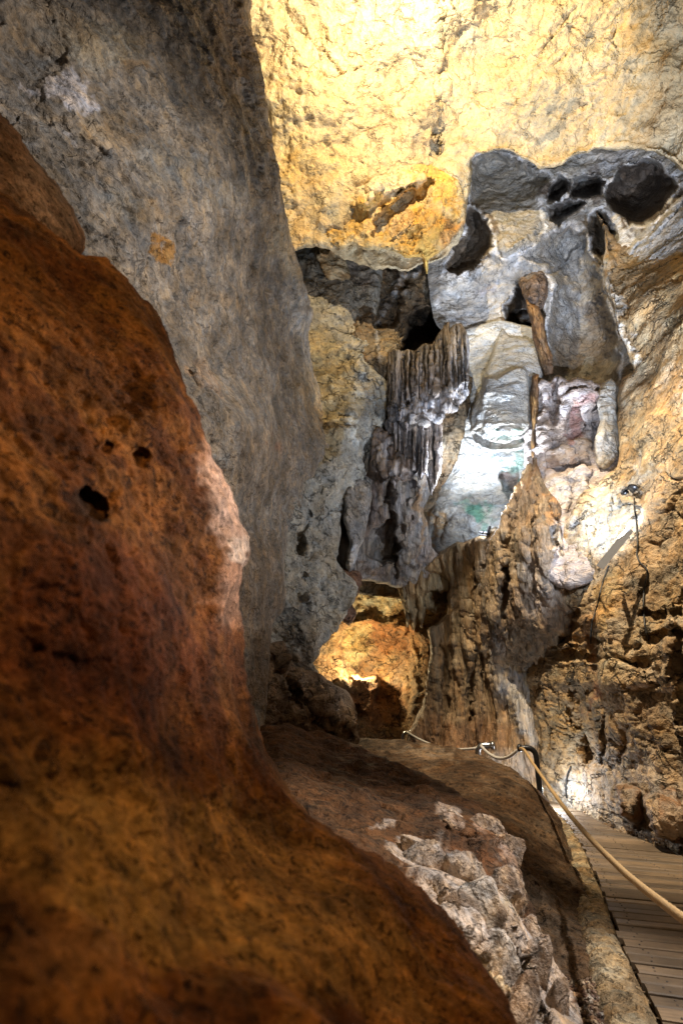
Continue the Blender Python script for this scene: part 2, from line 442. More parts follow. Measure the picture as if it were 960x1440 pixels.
# roof lit by the warm lamp
ROOF_D = [(300, -260, 4.0), (700, -260, 3.9), (1100, -260, 3.4), (350, 0, 5.9), (620, 0, 5.9), (960, 0, 5.2), (400, 200, 7.6), (620, 130, 7.1), (660, 220, 7.6), (800, 222, 7.3),
      (960, 240, 6.5), (560, 350, 8.5), (450, 350, 8.6), (1100, 280, 5.6)]
def roof_y(x, y, off=0.): return (x, y, float(field(ROOF_D, np.array([float(x)]), np.array([float(y)]))[0]) + off)
rock('cave_ceiling', 'broad yellow limestone roof glowing under the warm lamp at the top of the cave', 'cave ceiling',
     [(250, -260), (1120, -260), (1120, 300), (1000, 262), (958, 240), (925, 214), (882, 208), (838, 212), (800, 225), (762, 238), (724, 217), (690, 212), (664, 220),
      (657, 262), (656, 300), (640, 345), (622, 365), (560, 380), (500, 372), (455, 350), (420, 352), (360, 380), (250, 300)],
     ROOF_D,
     M_wall, BUFF, step=2.1, rnd=(3, .08), jit=3.2, seed=2, thick=1.3,
     feats=[(PG([(624, -40), (628, -40), (627, 60), (621, 140), (617, 185), (606, 236), (602, 233), (614, 180), (619, 100)], 2), .05), (PG([(560, -40), (628, -40), (622, 120), (612, 200), (590, 190), (585, 100)], 12), -.10), (E(455, 150, 60, 110, 20, .8), -.10), (E(780, 120, 90, 60, -30, .9), -.12),
            (E(690, 60, 40, 90, 20, .9), .08)],
     big=[fb(.8, .13, 3), rd((1.6, 1.6, 1.2), .03, 2, 8)],
     fine=[fl((1.3, 1.3, 1.1), .14, 6, .10), fl((3.6, 3.6, 3.2), .05, 4, .16, 25), fc(2.6, .03, 4, 1.5, .2), fc(7., .018, 9), ck((1.2, 1.5, 1.2), .09, .04, 3, .5, 1.2, .5), fb(3., .03, 3, 7)],
     alt=(.54, .43, .27), altf=.6,
     tints=[(E(450, 230, 60, 40, 20), (.58, .40, .15), .45), (E(905, 60, 60, 25, 30), (.5, .32, .12), .5), (E(880, 150, 120, 60), (.47, .35, .21), .5), (E(600, 40, 90, 60), CREAM, .6), (E(420, 300, 50, 60), (.5, .34, .15), .4), (E(410, 240, 16, 30), (.55, .34, .09), .6)])

rock('roof_boulder', 'bulging ochre boulder with a deep shaded pit under the yellow roof', 'boulder',
     [(430, 330), (446, 312), (462, 296), (486, 276), (508, 252), (545, 236), (602, 229), (628, 238), (650, 268), (658, 298), (640, 330), (626, 352), (607, 364), (602, 388), (596, 366),
      (572, 361), (545, 352), (518, 354), (498, 348), (482, 352), (460, 344)],
     [roof_y(432, 328, .1), roof_y(445, 300, .12), roof_y(490, 265, .1), roof_y(520, 248, .06), roof_y(600, 228, .02), roof_y(640, 250, -.12), roof_y(560, 300, -.30), roof_y(530, 275, -.12), roof_y(610, 300, -.48), roof_y(650, 290, -.22), roof_y(600, 362, -.35), roof_y(560, 345, -.38), roof_y(500, 335, -.20), roof_y(460, 335, -.02)],
     M_wall, (.56, .42, .23), step=1.7, rnd=(4, .12), jit=4., rim=4, seed=3, thick=1.2, fwarp=3,
     feats=[(S([(520, 332), (532, 302), (552, 284), (584, 264), (603, 247), (616, 256), (608, 282), (588, 306), (562, 330), (540, 345)], 5, (-.55, -.55)), .24), (E(512, 276, 34, 12, -42, .5), -.14), (PG([(520, 256), (560, 240), (600, 240), (590, 256), (556, 268), (530, 286), (505, 300)], 4), -.12),
            (E(480, 314, 12, 7, -30), .16), (E(585, 320, 30, 8, -30, .8), -.08), (E(560, 335, 40, 5, -25), .07), (E(512, 268, 5, 4), .1)],
     fine=[fb(1.4, .08), fl((2.6, 2.6, 2.6), .10, 4, .14), fc(4.5, .05), fc(11., .016, 9), ck(2.2, .05, .06), pt(8., .035, .4, 5, .35)],
     alt=(.60, .36, .10), altf=1.5,
     tints=[(E(600, 320, 34, 36), (.58, .30, .05), .75), (E(635, 335, 20, 30), (.36, .17, .07), .6), (E(540, 258, 60, 16, -15), CREAM, .8), (E(600, 370, 14, 14), (.62, .45, .14), .7), (E(560, 310, 30, 10, -25), (.5, .35, .22), .6), (E(480, 300, 30, 20), (.55, .35, .12), .5)])

# ------------------------------------------------------------------ left side: rib of pale rock behind the grey pillar
rock('rib_wall', 'pale grey rock rib running down from the roof behind the big grey pillar, with a patch of warm light painted on', 'cave wall',
     [(330, 300), (440, 290), (505, 320), (531, 345), (537, 380), (535, 415), (529, 452), (527, 486), (512, 506), (530, 520), (546, 536), (549, 562), (536, 600),
      (524, 640), (514, 672), (498, 700), (484, 728), (476, 756), (474, 792), (488, 808), (500, 828), (492, 862), (474, 888), (452, 912), (436, 936), (450, 960), (440, 1000), (380, 1010), (320, 900), (330, 600)],
     [(400, 300, 10.4), (500, 320, 10.4), (420, 350, 9.9), (450, 350, 9.8), (530, 365, 10.0), (450, 420, 9.5), (530, 470, 9.9), (430, 520, 9.2), (490, 540, 9.3), (545, 560, 9.7), (470, 640, 8.9), (440, 700, 8.5), (400, 780, 8.0), (470, 780, 9.3), (440, 840, 8.4),
      (495, 830, 9.2), (400, 930, 8.2), (350, 700, 8.0), (510, 680, 9.7)],
     M_far, (.37, .34, .295), step=1.8, rnd=(3, .06), jit=3., seed=4, thick=1.6,
     feats=[(S([(428, 468), (470, 478), (503, 500), (508, 520), (490, 570), (476, 640), (430, 660)], 24), .12), (E(455, 800, 28, 20, 20), -.15), (E(420, 760, 14, 14), .2), (E(445, 838, 16, 12), -.16), (E(430, 735, 5, 24, 20), .12), (PG([(505, 500), (545, 530), (540, 545), (500, 520)], 3), -.12)],
     big=[fb(.9, .14, 3)],
     fine=[fl((2.2, 2.2, 2.), .09, 5, .14), fc(3.4, .05), fc(8., .02, 9), ck(2., .05, .06, 3, .5), fb(4., .03, 3, 7), pt(5., .04, .4, 5, .3)],
     alt=(.45, .43, .39), altf=.9,
     tints=[(PG([(428, 468), (470, 478), (503, 500), (508, 520), (490, 570), (476, 640), (430, 660)], 8), (.46, .36, .20), .75), (E(465, 420, 60, 60), (.29, .25, .20), .6), (E(420, 800, 40, 60), (.43, .41, .37), .5), (E(510, 640, 34, 100, 20), (.60, .59, .56), .85),  # painted light: warm patch, shaded facet above it, cool-lit pale rib
            (E(400, 940, 60, 34), (.15, .10, .06), .7), (E(505, 380, 16, 26, -30), RED, .25), (E(430, 880, 50, 20), (.24, .2, .15), .4), (E(520, 540, 30, 26), (.5, .48, .45), .6)])

rock('scalloped_shelf', 'small cluster of curled brown shells of calcite left below the ochre boulder', 'calcite shelf',
     [(449, 338), (466, 338), (474, 352), (486, 364), (494, 382), (484, 394), (462, 394), (450, 372)],
     [(449, 340, 9.5), (490, 384, 9.4), (470, 366, 9.2), (460, 390, 9.35)], M_wall, (.42, .30, .17), step=1.1, rnd=(4, .1), jit=2, seed=5, thick=.5, rim=3,
     fine=[fl((2., 2., 13), .16, 4, .3), lp((5, 5, 10), .08)], alt=CREAM, altf=3.)

# ------------------------------------------------------------------ recess with curtains
rock('recess_wall', 'brown recess wall with dark hollows behind the upper stalactite curtain', 'cave wall',
     [(480, 330), (600, 300), (700, 270), (710, 420), (668, 480), (670, 520), (662, 560), (654, 600), (640, 650), (622, 690), (600, 720), (560, 720), (500, 690), (490, 520)],
     [(500, 340, 10.6), (530, 370, 10.2), (620, 370, 10.2), (690, 300, 10.0), (660, 480, 10.2), (540, 480, 9.5), (600, 560, 9.9), (660, 580, 9.9), (600, 700, 10.4), (560, 640, 10.2)],
     M_brown, (.17, .115, .07), step=1.8, rnd=(7, .15), jit=2.5, seed=6, thick=.8, fwarp=4,
     feats=[(PG([(530, 420), (540, 414), (563, 420), (564, 440), (552, 458), (528, 462)], 2.5), .5),
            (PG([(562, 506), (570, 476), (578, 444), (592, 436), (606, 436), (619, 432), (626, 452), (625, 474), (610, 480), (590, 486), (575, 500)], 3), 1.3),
            (PG([(536, 362), (572, 362), (590, 370), (560, 415), (536, 410)], 4), .3), (PG([(606, 380), (618, 382), (622, 430), (600, 432), (592, 410)], 4), .25),
            (PG([(660, 290), (682, 300), (690, 345), (668, 372), (640, 384), (626, 365), (646, 340), (656, 310)], 4), .45), (E(560, 400, 6, 36, 25), -.15), (E(540, 500, 16, 30, 10, .7), -.2)],
     fine=[fb(1.4, .09), fc(4., .05), fl((2.4, 2.4, 1.6), .08), fb((7, 7, 1.6), .05, 3, 7)], alt=(.25, .19, .13), altf=1.2,
     tints=[(PG([(562, 506), (570, 476), (578, 444), (592, 436), (606, 436), (619, 432), (626, 452), (625, 474), (610, 480), (590, 486), (575, 500)], 5), NEAR_BLACK, .85), (E(548, 440, 18, 22), (.12, .08, .05), .6), (E(655, 340, 32, 46), (.14, .1, .06), .7), (E(563, 392, 7, 36, 22), VEIN, .7), (E(550, 500, 20, 36), (.34, .25, .15), .6),  # near-black tint over the deep hollow
            (E(590, 400, 16, 30), (.26, .18, .1), .6), (E(650, 600, 14, 60, 20), (.13, .10, .065), .6), (E(530, 470, 5, 50, 5), VEIN, .55)])

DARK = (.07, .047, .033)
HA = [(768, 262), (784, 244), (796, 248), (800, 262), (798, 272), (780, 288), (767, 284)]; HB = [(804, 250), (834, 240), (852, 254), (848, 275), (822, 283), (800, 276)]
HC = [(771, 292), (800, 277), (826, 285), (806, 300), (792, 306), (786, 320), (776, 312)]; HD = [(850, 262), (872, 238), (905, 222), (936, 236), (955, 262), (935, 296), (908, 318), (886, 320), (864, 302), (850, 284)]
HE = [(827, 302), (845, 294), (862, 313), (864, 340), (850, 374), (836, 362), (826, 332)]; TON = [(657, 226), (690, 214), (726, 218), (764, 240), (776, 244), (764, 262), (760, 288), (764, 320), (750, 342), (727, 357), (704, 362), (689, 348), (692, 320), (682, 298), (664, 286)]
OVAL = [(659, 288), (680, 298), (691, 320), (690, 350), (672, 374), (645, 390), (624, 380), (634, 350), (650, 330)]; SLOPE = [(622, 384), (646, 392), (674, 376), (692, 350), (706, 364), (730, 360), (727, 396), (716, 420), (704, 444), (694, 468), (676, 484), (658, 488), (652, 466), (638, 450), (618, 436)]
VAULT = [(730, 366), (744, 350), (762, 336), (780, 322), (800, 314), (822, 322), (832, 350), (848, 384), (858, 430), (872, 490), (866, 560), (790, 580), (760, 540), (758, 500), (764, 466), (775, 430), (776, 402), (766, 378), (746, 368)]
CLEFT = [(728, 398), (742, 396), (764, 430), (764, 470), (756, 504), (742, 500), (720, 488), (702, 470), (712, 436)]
rock('sculpted_wall', 'blue grey scalloped wall with deep scooped hollows and white ridges under the roof edge', 'cave wall',
     [(600, 300), (640, 190), (800, 180), (890, 170), (960, 190), (1060, 260), (1060, 460), (900, 470), (880, 600), (740, 600), (690, 540), (655, 510), (610, 450), (600, 380)],
     [(610, 320, 9.7), (650, 205, 8.7), (720, 205, 8.75), (800, 205, 8.5), (850, 200, 8.3), (960, 210, 7.6), (1040, 270, 6.9), (620, 440, 10.), (680, 480, 9.9), (690, 250, 8.95), (720, 330, 8.55), (715, 362, 8.85), (765, 300, 8.75), (765, 250, 8.65), (780, 330, 8.9), (850, 290, 8.5), (830, 330, 8.7),
      (900, 340, 8.0), (1000, 320, 6.9), (950, 400, 7.2), (870, 470, 8.9), (760, 420, 9.4), (740, 520, 9.6), (860, 590, 9.1), (760, 590, 9.9), (690, 420, 9.7)],
     M_smooth, (.40, .385, .375), step=1.6, rnd=(0, 0), jit=1, seed=9, thick=.8, fwarp=3.5,
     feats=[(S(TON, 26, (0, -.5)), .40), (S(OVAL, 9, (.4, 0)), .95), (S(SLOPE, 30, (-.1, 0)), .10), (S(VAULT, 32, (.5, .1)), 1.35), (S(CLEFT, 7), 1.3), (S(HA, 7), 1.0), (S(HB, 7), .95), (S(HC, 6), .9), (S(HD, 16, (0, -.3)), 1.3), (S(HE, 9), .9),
            (E(736, 446, 11, 10, 0, .5), -.6), (E(930, 312, 80, 3.5, -50, .6), -.09), (E(905, 330, 60, 3, -50, .6), -.06), (PG([(770, 384), (790, 366), (806, 342), (809, 344), (796, 372), (773, 388)], 2), .12)],
     fine=[fb(1.1, .06, 3), fl((2, 2, 3), .05, 5), fc(4.5, .03), fc(10, .014, 9), ck((1.7, 1.7, 2.8), .05, .05), rd((2.5, 2.5, 6), .015, 3, 6)], alt=(.33, .31, .295), altf=1., crust=((.66, .64, .65), 3.6, .10),
     tints=[(PG(TON, 4), (.37, .34, .30), .7), (E(720, 334, 36, 20), (.50, .42, .31), .6), (PG(SLOPE, 4), (.47, .45, .44), .8), (PG(OVAL, 3), (.15, .11, .075), .9), (PG(HA, 2), DARK, .75), (PG(HB, 2), DARK, .75), (PG(HC, 2), DARK, .75), (PG(HD, 4), (.105, .075, .055), .9), (PG(HE, 2.5), (.15, .11, .07), .9),  # second tint paints the warm light on the tongue's tip
            (PG(CLEFT, 3), (.075, .05, .034), .92), (E(736, 446, 11, 9, 0, .3), (.38, .37, .38), .95), (E(715, 440, 7, 26, 15), (.22, .14, .075), .7), (E(820, 510, 60, 46), (.19, .135, .08), .75), (E(846, 440, 22, 66, -12), (.10, .072, .05), .75),  # last dark tint paints the crest's shadow on the vault's right side
            (PG([(860, 298), (880, 318), (892, 330), (880, 345), (874, 358), (867, 330)], 2), (.6, .58, .58), .95), (E(870, 226, 46, 12, -15), (.42, .40, .41), .7), (E(930, 312, 76, 4, -50, .6), (.5, .47, .45), .75), (E(905, 330, 60, 3, -50, .6), (.5, .47, .45), .65),
            (E(676, 410, 14, 7, 20), (.36, .36, .48), .4), (E(980, 390, 60, 50), (.28, .2, .12), .7)])

rock('rock_knob', 'dark reddish knob of rock hanging in front of the grey hollow vault', 'rock knob',
     [(725, 384), (728, 370), (746, 360), (766, 372), (774, 396), (775, 416), (766, 432), (756, 439), (744, 430), (734, 414), (728, 400)],
     [(730, 380, 9.4), (750, 366, 9.35), (770, 405, 9.2), (750, 405, 8.85), (755, 436, 9.2)], M_brown, (.17, .115, .085), step=1.2, rnd=(9, .25), jit=1.2, seed=12, thick=.8, rim=4,
     fine=[fb((5, 5, 2), .08, 3), fl((3, 3, 2), .08), fc(8., .03)], alt=(.25, .18, .14), altf=3,
     tints=[(E(745, 382, 16, 8), (.3, .27, .28), .75), (E(758, 418, 6, 5), NEAR_BLACK, .8)])

rock('brown_drapery', 'thin dark brown drapery hanging between the scalloped block and the grey vault', 'drapery',
     [(738, 420), (748, 428), (757, 432), (764, 450), (769, 478), (775, 500), (777, 526), (764, 530), (758, 506), (751, 484), (747, 456)],
     [(745, 436, 8.8), (765, 470, 8.7), (770, 520, 9.0), (756, 500, 9.0)], M_flute, (.27, .15, .065), step=1.2, rnd=(6, .2), jit=1.2, seed=13, thick=.5, rim=3,
     fine=[fb((8, 8, .9), .10, 3), fb(10., .01, 3, 7)], alt=(.15, .08, .04), altf=2)
rock('brown_drapery', 'narrow rust brown drapery edging the right side of the scalloped grey block', 'drapery',
     [(748, 528), (757, 526), (759, 560), (755, 600), (753, 640), (758, 668), (748, 672), (744, 640), (748, 600), (744, 566)],
     [(750, 535, 8.9), (755, 600, 8.9), (750, 660, 9.0), (748, 620, 9.0)], M_flute, (.30, .155, .055), step=1.1, rnd=(4, .2), jit=1.2, seed=14, thick=.5, rim=3,
     fine=[fb((8, 8, .9), .08, 3), fb(10., .01, 3, 7)], alt=(.12, .065, .033), altf=2)

# ------------------------------------------------------------------ bright wall, blocks
rock('bright_wall', 'bluish white washed limestone wall with a green algae patch beside the hidden lamp', 'cave wall',
     [(640, 470), (700, 450), (770, 470), (775, 560), (780, 660), (760, 720), (740, 800), (640, 830), (580, 830), (570, 740), (575, 680), (600, 620), (630, 560), (640, 520)],
     [(660, 490, 9.8), (750, 490, 9.8), (650, 600, 10.2), (750, 620, 10.), (600, 700, 10.9), (570, 700, 11.6), (630, 560, 10.5), (680, 700, 10.3), (620, 790, 11.2), (710, 780, 10.1)],
     M_smooth, (.60, .59, .57), step=1.7, rnd=(3, .1), jit=1, seed=15, thick=.8,
     feats=[(PG([(704, 664), (726, 660), (732, 690), (716, 702), (702, 690)], 3), .35), (E(610, 760, 5, 40, 4), .06), (E(660, 730, 70, 14, 20, .8), -.05), (E(626, 740, 2.5, 26, 3), .08), (E(648, 700, 50, 3, 12), .05)],
     fine=[fb(.9, .07, 3), fl((1.3, 1.3, 3.4), .06, 6, .12), ck((1.5, 1.5, 3.2), .05, .045, 3, .45), fc(6., .01), rd((1.2, 1.2, 6), .012, 2, 8)], alt=(.64, .64, .64), altf=.8,
     tints=[(E(668, 716, 26, 18, 10), GREEN, .9), (E(690, 742, 18, 12, -50), GREEN, .6), (E(722, 650, 28, 9, -15), GREEN, .55), (E(712, 672, 16, 20), RED, .6), (E(607, 740, 4, 60, 3), (.62, .42, .22), .8),
            (E(594, 770, 8, 30), (.6, .45, .28), .5), (E(650, 800, 80, 24), TAN, .7), (E(730, 680, 6, 5), GREEN, .9), (E(700, 500, 60, 30), (.44, .43, .43), .6)])

rock('scalloped_block', 'two tiered grey scalloped block of limestone above the green algae', 'rock block',
     [(660, 606), (664, 574), (674, 548), (682, 520), (690, 500), (699, 470), (704, 456), (716, 470), (742, 476), (758, 490), (762, 530), (760, 560), (758, 600), (750, 624), (720, 636), (690, 636), (668, 626)],
     [(664, 610, 9.6), (690, 500, 9.4), (710, 465, 9.6), (752, 490, 9.3), (750, 610, 9.4), (700, 620, 9.2), (710, 540, 9.1)],
     M_smooth, (.50, .49, .47), step=1.5, rnd=(4, .16), jit=1.5, seed=16, thick=.8, fwarp=1.5,
     feats=[(PG([(680, 606), (678, 560), (681, 530), (698, 530), (716, 522), (735, 516), (740, 528), (745, 600), (735, 608), (700, 611)], 2.5), -.26), (E(710, 542, 18, 5, -15, .7), .06), (PG([(660, 609), (700, 624), (750, 613), (750, 619), (700, 631), (662, 618)], 1.5), .14), (PG([(672, 520), (684, 500), (690, 480), (694, 484), (686, 520), (678, 560), (664, 600), (664, 570)], 4), .12)],
     fine=[fb(1.2, .04, 3), fl((1.6, 1.6, 5), .04, 5), ck((1.6, 1.6, 4), .035, .06), fc(7., .01), rd((2, 2, 9), .008, 2, 8)], alt=(.43, .42, .41), altf=.9,
     tints=[(E(712, 614, 26, 5, -8), GREEN, .4), (E(700, 634, 40, 8), (.34, .31, .27), .6)])

# curtains of stalactites -------------------------------------------------------------
M_tip = plain_mat('pale calcite tip', (.40, .37, .38), .6, 0, .4, 14., .5, (1, 1, .3))
def curtain(label, outline, depth, base, tipc, seed, tips, crusty=0., dark=(), pitch=6.):
    q_ = random.Random(seed * 7); oa = np.array(outline, float); x0, x1 = oa[:, 0].min() + 2, oa[:, 0].max() - 1; y0, y1 = oa[:, 1].min(), oa[:, 1].max(); ribs = []; stripes = []
    x_ = x0
    while x_ < x1 and not crusty:
        w_ = q_.uniform(.7, 1.5) * pitch; cy_ = (y0 + y1) / 2 + q_.uniform(-8, 8); hh = (y1 - y0) * q_.uniform(.42, .62); tilt_ = q_.uniform(-2.5, 2.5)
        ribs.append((E(x_ + w_ / 2, cy_, w_ * .48, hh, tilt_, .95), -q_.uniform(.10, .20))); ribs.append((E(x_, cy_ + q_.uniform(0, 14), max(.9, w_ * .16), hh * .8, tilt_, .8), q_.uniform(.06, .22)))
        stripes.append((E(x_ + w_ * q_.uniform(.35, .65), cy_ + q_.uniform(-6, 16), w_ * q_.uniform(.10, .28), hh * q_.uniform(.5, 1.), tilt_, .8), tipc, q_.uniform(.2, .85)))
        stripes.append((E(x_, cy_, max(.8, w_ * .14), hh * .8, tilt_, .8), [a * .3 for a in base], q_.uniform(.5, .9))); x_ += w_
    o = rock('stalactite_curtain', label, 'stalactites', outline, depth, M_flute, base, step=1., rnd=(3, .10), jit=1.2, seed=seed, thick=.35, rim=3, fwarp=1.2, group='stalactite curtains',
             feats=ribs + [(E(x, y, w_, h_, 2, .7), d) for x, y, w_, h_, d in dark],
             fine=[fb((5.5, 5.5, .25), .09, 2, seed), rd((10, 10, .5), .05, 2, seed + 3), fl((2.4, 2.4, .8), .03, 4), fb(7., .012, 3, 7)] + ([lp((7, 7, 6), .10), rd((5, 5, 5), .05, 3, 5)] if crusty else []),
             alt=[a * .35 for a in base], altf=7., altan=(1, 1, .10), twarp=2.5, tints=stripes + [(E(x, y, rx, ry, ro), tipc, al) for x, y, rx, ry, ro, al in tips[1]])
    r_ = random.Random(seed)
    for (x, y, Yc, L) in tips[0]:
        p = V(x, y, Yc); bx_ = r_.uniform(-.03, .03); r = .034 * r_.uniform(.7, 1.5)
        path = [p + Vector((bx_ * (i / 8) ** 2 + r_.uniform(-.008, .008), r_.uniform(-.008, .008), .08 - L * i / 8)) for i in range(9)]
        vs, fs = tube(path, [r * (1.15 - 1.0 * (i / 8) ** .8) * r_.uniform(.85, 1.15) for i in range(9)], 9)
        t = link_mesh('stalactite', vs, fs, M_tip, None, True)
        t.parent = o; t.matrix_parent_inverse = Matrix.Identity(4); t.location = t.location - o.location
curtain('upper curtain of fused brown stalactites below the black hollow',
        [(544, 500), (552, 490), (562, 494), (572, 490), (584, 493), (594, 484), (606, 485), (614, 472), (622, 464), (630, 452), (636, 470), (634, 520), (629, 552), (620, 545), (614, 566), (607, 552), (598, 576), (590, 560), (582, 582), (573, 562), (563, 584), (556, 566), (548, 574), (543, 540)],
        [(545, 500, 9.35), (600, 485, 9.3), (632, 460, 9.2), (560, 560, 9.15), (600, 570, 9.05), (630, 540, 9.1)], (.25, .185, .13), (.5, .46, .48), 3,
        ([(563, 580, 9.1, .25), (582, 578, 9.05, .22), (598, 572, 9.0, .25), (614, 560, 9.05, .18)], [(570, 565, 18, 20, 0, .5), (560, 520, 5, 40, 2, .6), (605, 560, 22, 14, 0, .45), (588, 530, 3, 34, 2, .5)]), 0, [(577, 520, 2.5, 26, .14), (594, 525, 2, 30, .14), (610, 510, 2.2, 30, .14), (622, 505, 2, 26, .12)])
curtain('fan of white veined stalactites at the right end of the upper curtain',
        [(632, 462), (640, 455), (648, 454), (655, 466), (660, 484), (659, 520), (656, 548), (650, 540), (646, 556), (639, 548), (634, 562), (629, 545), (628, 500)],
        [(634, 465, 9.15), (655, 470, 9.05), (645, 550, 8.95), (658, 520, 9.0)], (.22, .175, .14), (.6, .58, .62), 19,
        ([(650, 546, 8.95, .16), (637, 556, 8.95, .18)], [(650, 500, 3, 40, -8, .8), (641, 500, 2, 40, -5, .7), (657, 500, 2.5, 34, 0, .8), (634, 520, 2, 30, 0, .6), (646, 545, 12, 8, 0, .7)]), 0, [(645, 500, 2, 34, .14), (653, 500, 1.6, 30, .12)])
curtain('crust of tangled white calcite just under the upper brown curtain',
        [(545, 572), (556, 566), (572, 574), (590, 566), (606, 560), (622, 552), (640, 548), (656, 546), (658, 556), (646, 568), (640, 580), (628, 578), (618, 594), (606, 588), (596, 602), (584, 590), (572, 606), (562, 590), (550, 592)],
        [(550, 575, 9.3), (600, 575, 9.15), (650, 552, 9.05), (575, 598, 9.2), (620, 585, 9.1)], (.30, .27, .27), (.64, .62, .67), 9,
        ([(572, 600, 9.1, .2), (596, 596, 9.05, .2), (618, 588, 9.05, .16)], [(580, 584, 26, 5, -15, .8), (610, 574, 24, 4, -22, .8), (640, 560, 16, 4, -25, .85), (566, 588, 4, 14, 8, .8), (590, 592, 3, 12, 0, .7)]), 1)
curtain('lower curtain of lilac grey fluted stalactites above the bright wall',
        [(538, 594), (548, 587), (560, 583), (576, 581), (592, 577), (604, 577), (614, 584), (620, 598), (621, 630), (620, 664), (612, 684), (607, 694), (602, 676), (597, 664), (592, 676), (586, 664), (578, 662), (572, 654), (564, 656), (556, 646), (548, 644), (545, 620)],
        [(540, 595, 9.7), (575, 583, 9.4), (618, 595, 9.35), (550, 640, 9.6), (585, 660, 9.3), (610, 680, 9.25), (598, 620, 9.25)], (.52, .44, .41), (.62, .56, .56), 5,
        ([(606, 688, 9.25, .2)], [(600, 620, 9, 50, 0, .6), (556, 610, 3, 30, 2, .5), (616, 640, 3, 50, 0, .5)]), 0, [(566, 620, 2.2, 36, .16), (577, 625, 2, 36, .14), (586, 625, 2, 36, .14), (607, 650, 3.5, 30, .22), (550, 615, 2.5, 26, .16)])
curtain('short broken white fringe left of the lower fluted curtain',
        [(526, 612), (536, 604), (546, 612), (550, 630), (562, 640), (575, 652), (580, 664), (570, 676), (562, 668), (554, 684), (548, 668), (540, 672), (534, 656), (527, 662), (523, 640)],
        [(528, 612, 9.55), (545, 620, 9.5), (530, 655, 9.5), (570, 670, 9.4), (550, 660, 9.4)], (.25, .20, .18), (.58, .55, .58), 8,
        ([(530, 658, 9.45, .18), (554, 680, 9.35, .2)], [(540, 640, 7, 20, 10, .7), (556, 662, 8, 12, 20, .7)]), 1, [(545, 645, 3, 14, .2)])

rock('flowstone_apron', 'grey lilac apron of flowstone hanging below the lower stalactite curtain', 'flowstone',
     [(490, 660), (524, 640), (545, 630), (575, 650), (600, 660), (606, 690), (598, 720), (610, 770), (645, 812), (560, 828), (520, 818), (486, 822), (460, 790), (460, 740)],
     [(515, 680, 10), (600, 670, 10), (480, 780, 10), (560, 740, 10.2), (590, 800, 10.8), (640, 800, 11.15), (520, 810, 10.7), (465, 740, 10.2)], M_flute, (.34, .31, .30), step=1.6, rnd=(5, .15), jit=2.2, seed=17, thick=.6,
     feats=[(PG([(514, 758), (530, 740), (540, 732), (552, 722), (555, 758), (558, 790), (520, 786)], 3), .6), (E(555, 770, 2.5, 40), .25), (E(585, 700, 9, 50, 3), -.15), (E(560, 690, 8, 46, 6), -.14), (E(547, 680, 5, 40, 14), .25), (E(572, 740, 12, 50, 0, .7), -.15)],
     fine=[fb((4.5, 4.5, .8), .13, 3), fl((2, 2, .9), .06), fc(5., .025), fb(8., .015, 3, 7)], alt=(.27, .22, .2), altf=1.2,
     tints=[(E(590, 730, 8, 60, 4), (.42, .25, .12), .8), (E(572, 690, 10, 40), (.5, .47, .48), .6), (E(545, 668, 9, 26, 20), (.10, .07, .05), .7), (E(540, 780, 40, 26), (.28, .25, .22), .5), (E(530, 690, 8, 40, 10), (.18, .12, .1), .6)])
rock('stone_blade', 'white tipped blade of rock hanging above the warm alcove', 'stalactite',
     [(484, 690), (508, 664), (524, 672), (521, 710), (514, 748), (506, 772), (497, 800), (489, 806), (484, 794), (492, 764), (482, 730)],
     [(500, 690, 9.5), (515, 740, 9.6), (490, 800, 9.6), (505, 720, 9.4)], M_far, (.34, .32, .31), step=1.2, rnd=(8, .25), jit=1.5, seed=18, thick=.6, rim=4,
     fine=[fb((4, 4, 1.6), .06), fl(3., .05), fc(7., .025)], tints=[(E(497, 782, 14, 28, 20), (.62, .61, .63), .95)])

# ------------------------------------------------------------------ right side upper: pink flow, boss, brown wall
rock('pink_flowstone', 'lumpy pinkish white flowstone with a smooth pink panel above the brown ridge', 'flowstone',
     [(735, 560), (750, 545), (763, 532), (776, 536), (784, 528), (796, 534), (812, 531), (830, 533), (848, 538), (880, 550), (890, 640), (880, 700), (860, 800), (800, 830), (750, 800), (735, 690), (738, 650)],
     [(740, 560, 9.3), (760, 540, 8.9), (840, 540, 8.5), (740, 650, 9.2), (800, 600, 8.6), (850, 650, 8.4), (800, 740, 8.25), (770, 700, 8.8), (885, 600, 8.5), (870, 740, 7.9)], M_smooth, (.50, .43, .42), step=1.5, rnd=(5, .2), jit=2.5, seed=19, thick=.8, fwarp=3,
     feats=[(PG([(795, 592), (806, 568), (816, 568), (824, 600), (818, 616), (810, 626), (796, 612)], 2), .14), (PG([(788, 572), (796, 560), (816, 552), (838, 562), (842, 586), (828, 592), (816, 570), (802, 572), (794, 586)], 3), -.18),
            (E(779, 560, 5, 40, 4), .22), (E(764, 600, 8, 50, 0), -.12), (E(800, 655, 40, 6, -10), .14), (E(834, 600, 6, 40), .2), (E(790, 640, 20, 12, 20), -.12), (E(815, 690, 8, 50, 6, .7), -.12), (E(800, 720, 5, 50, 2, .7), .12)],
     fine=[fb((2., 2., 2.), .09), lp((2.6, 2.6, 4.4), .09), fl((2, 2, 3), .05), fc(7., .02), ck((1.8, 1.8, 2.6), .04)], alt=(.40, .34, .32), altf=1.3,
     tints=[(PG([(795, 592), (806, 568), (816, 568), (824, 600), (818, 616), (810, 626), (796, 612)], 3), (.50, .30, .28), .85), (E(779, 560, 4, 36, 4), (.12, .07, .05), .85), (E(795, 652, 34, 6, -8), (.25, .16, .11), .7), (E(800, 690, 40, 20), (.62, .58, .58), .6), (E(832, 640, 20, 30), (.36, .27, .2), .5)])
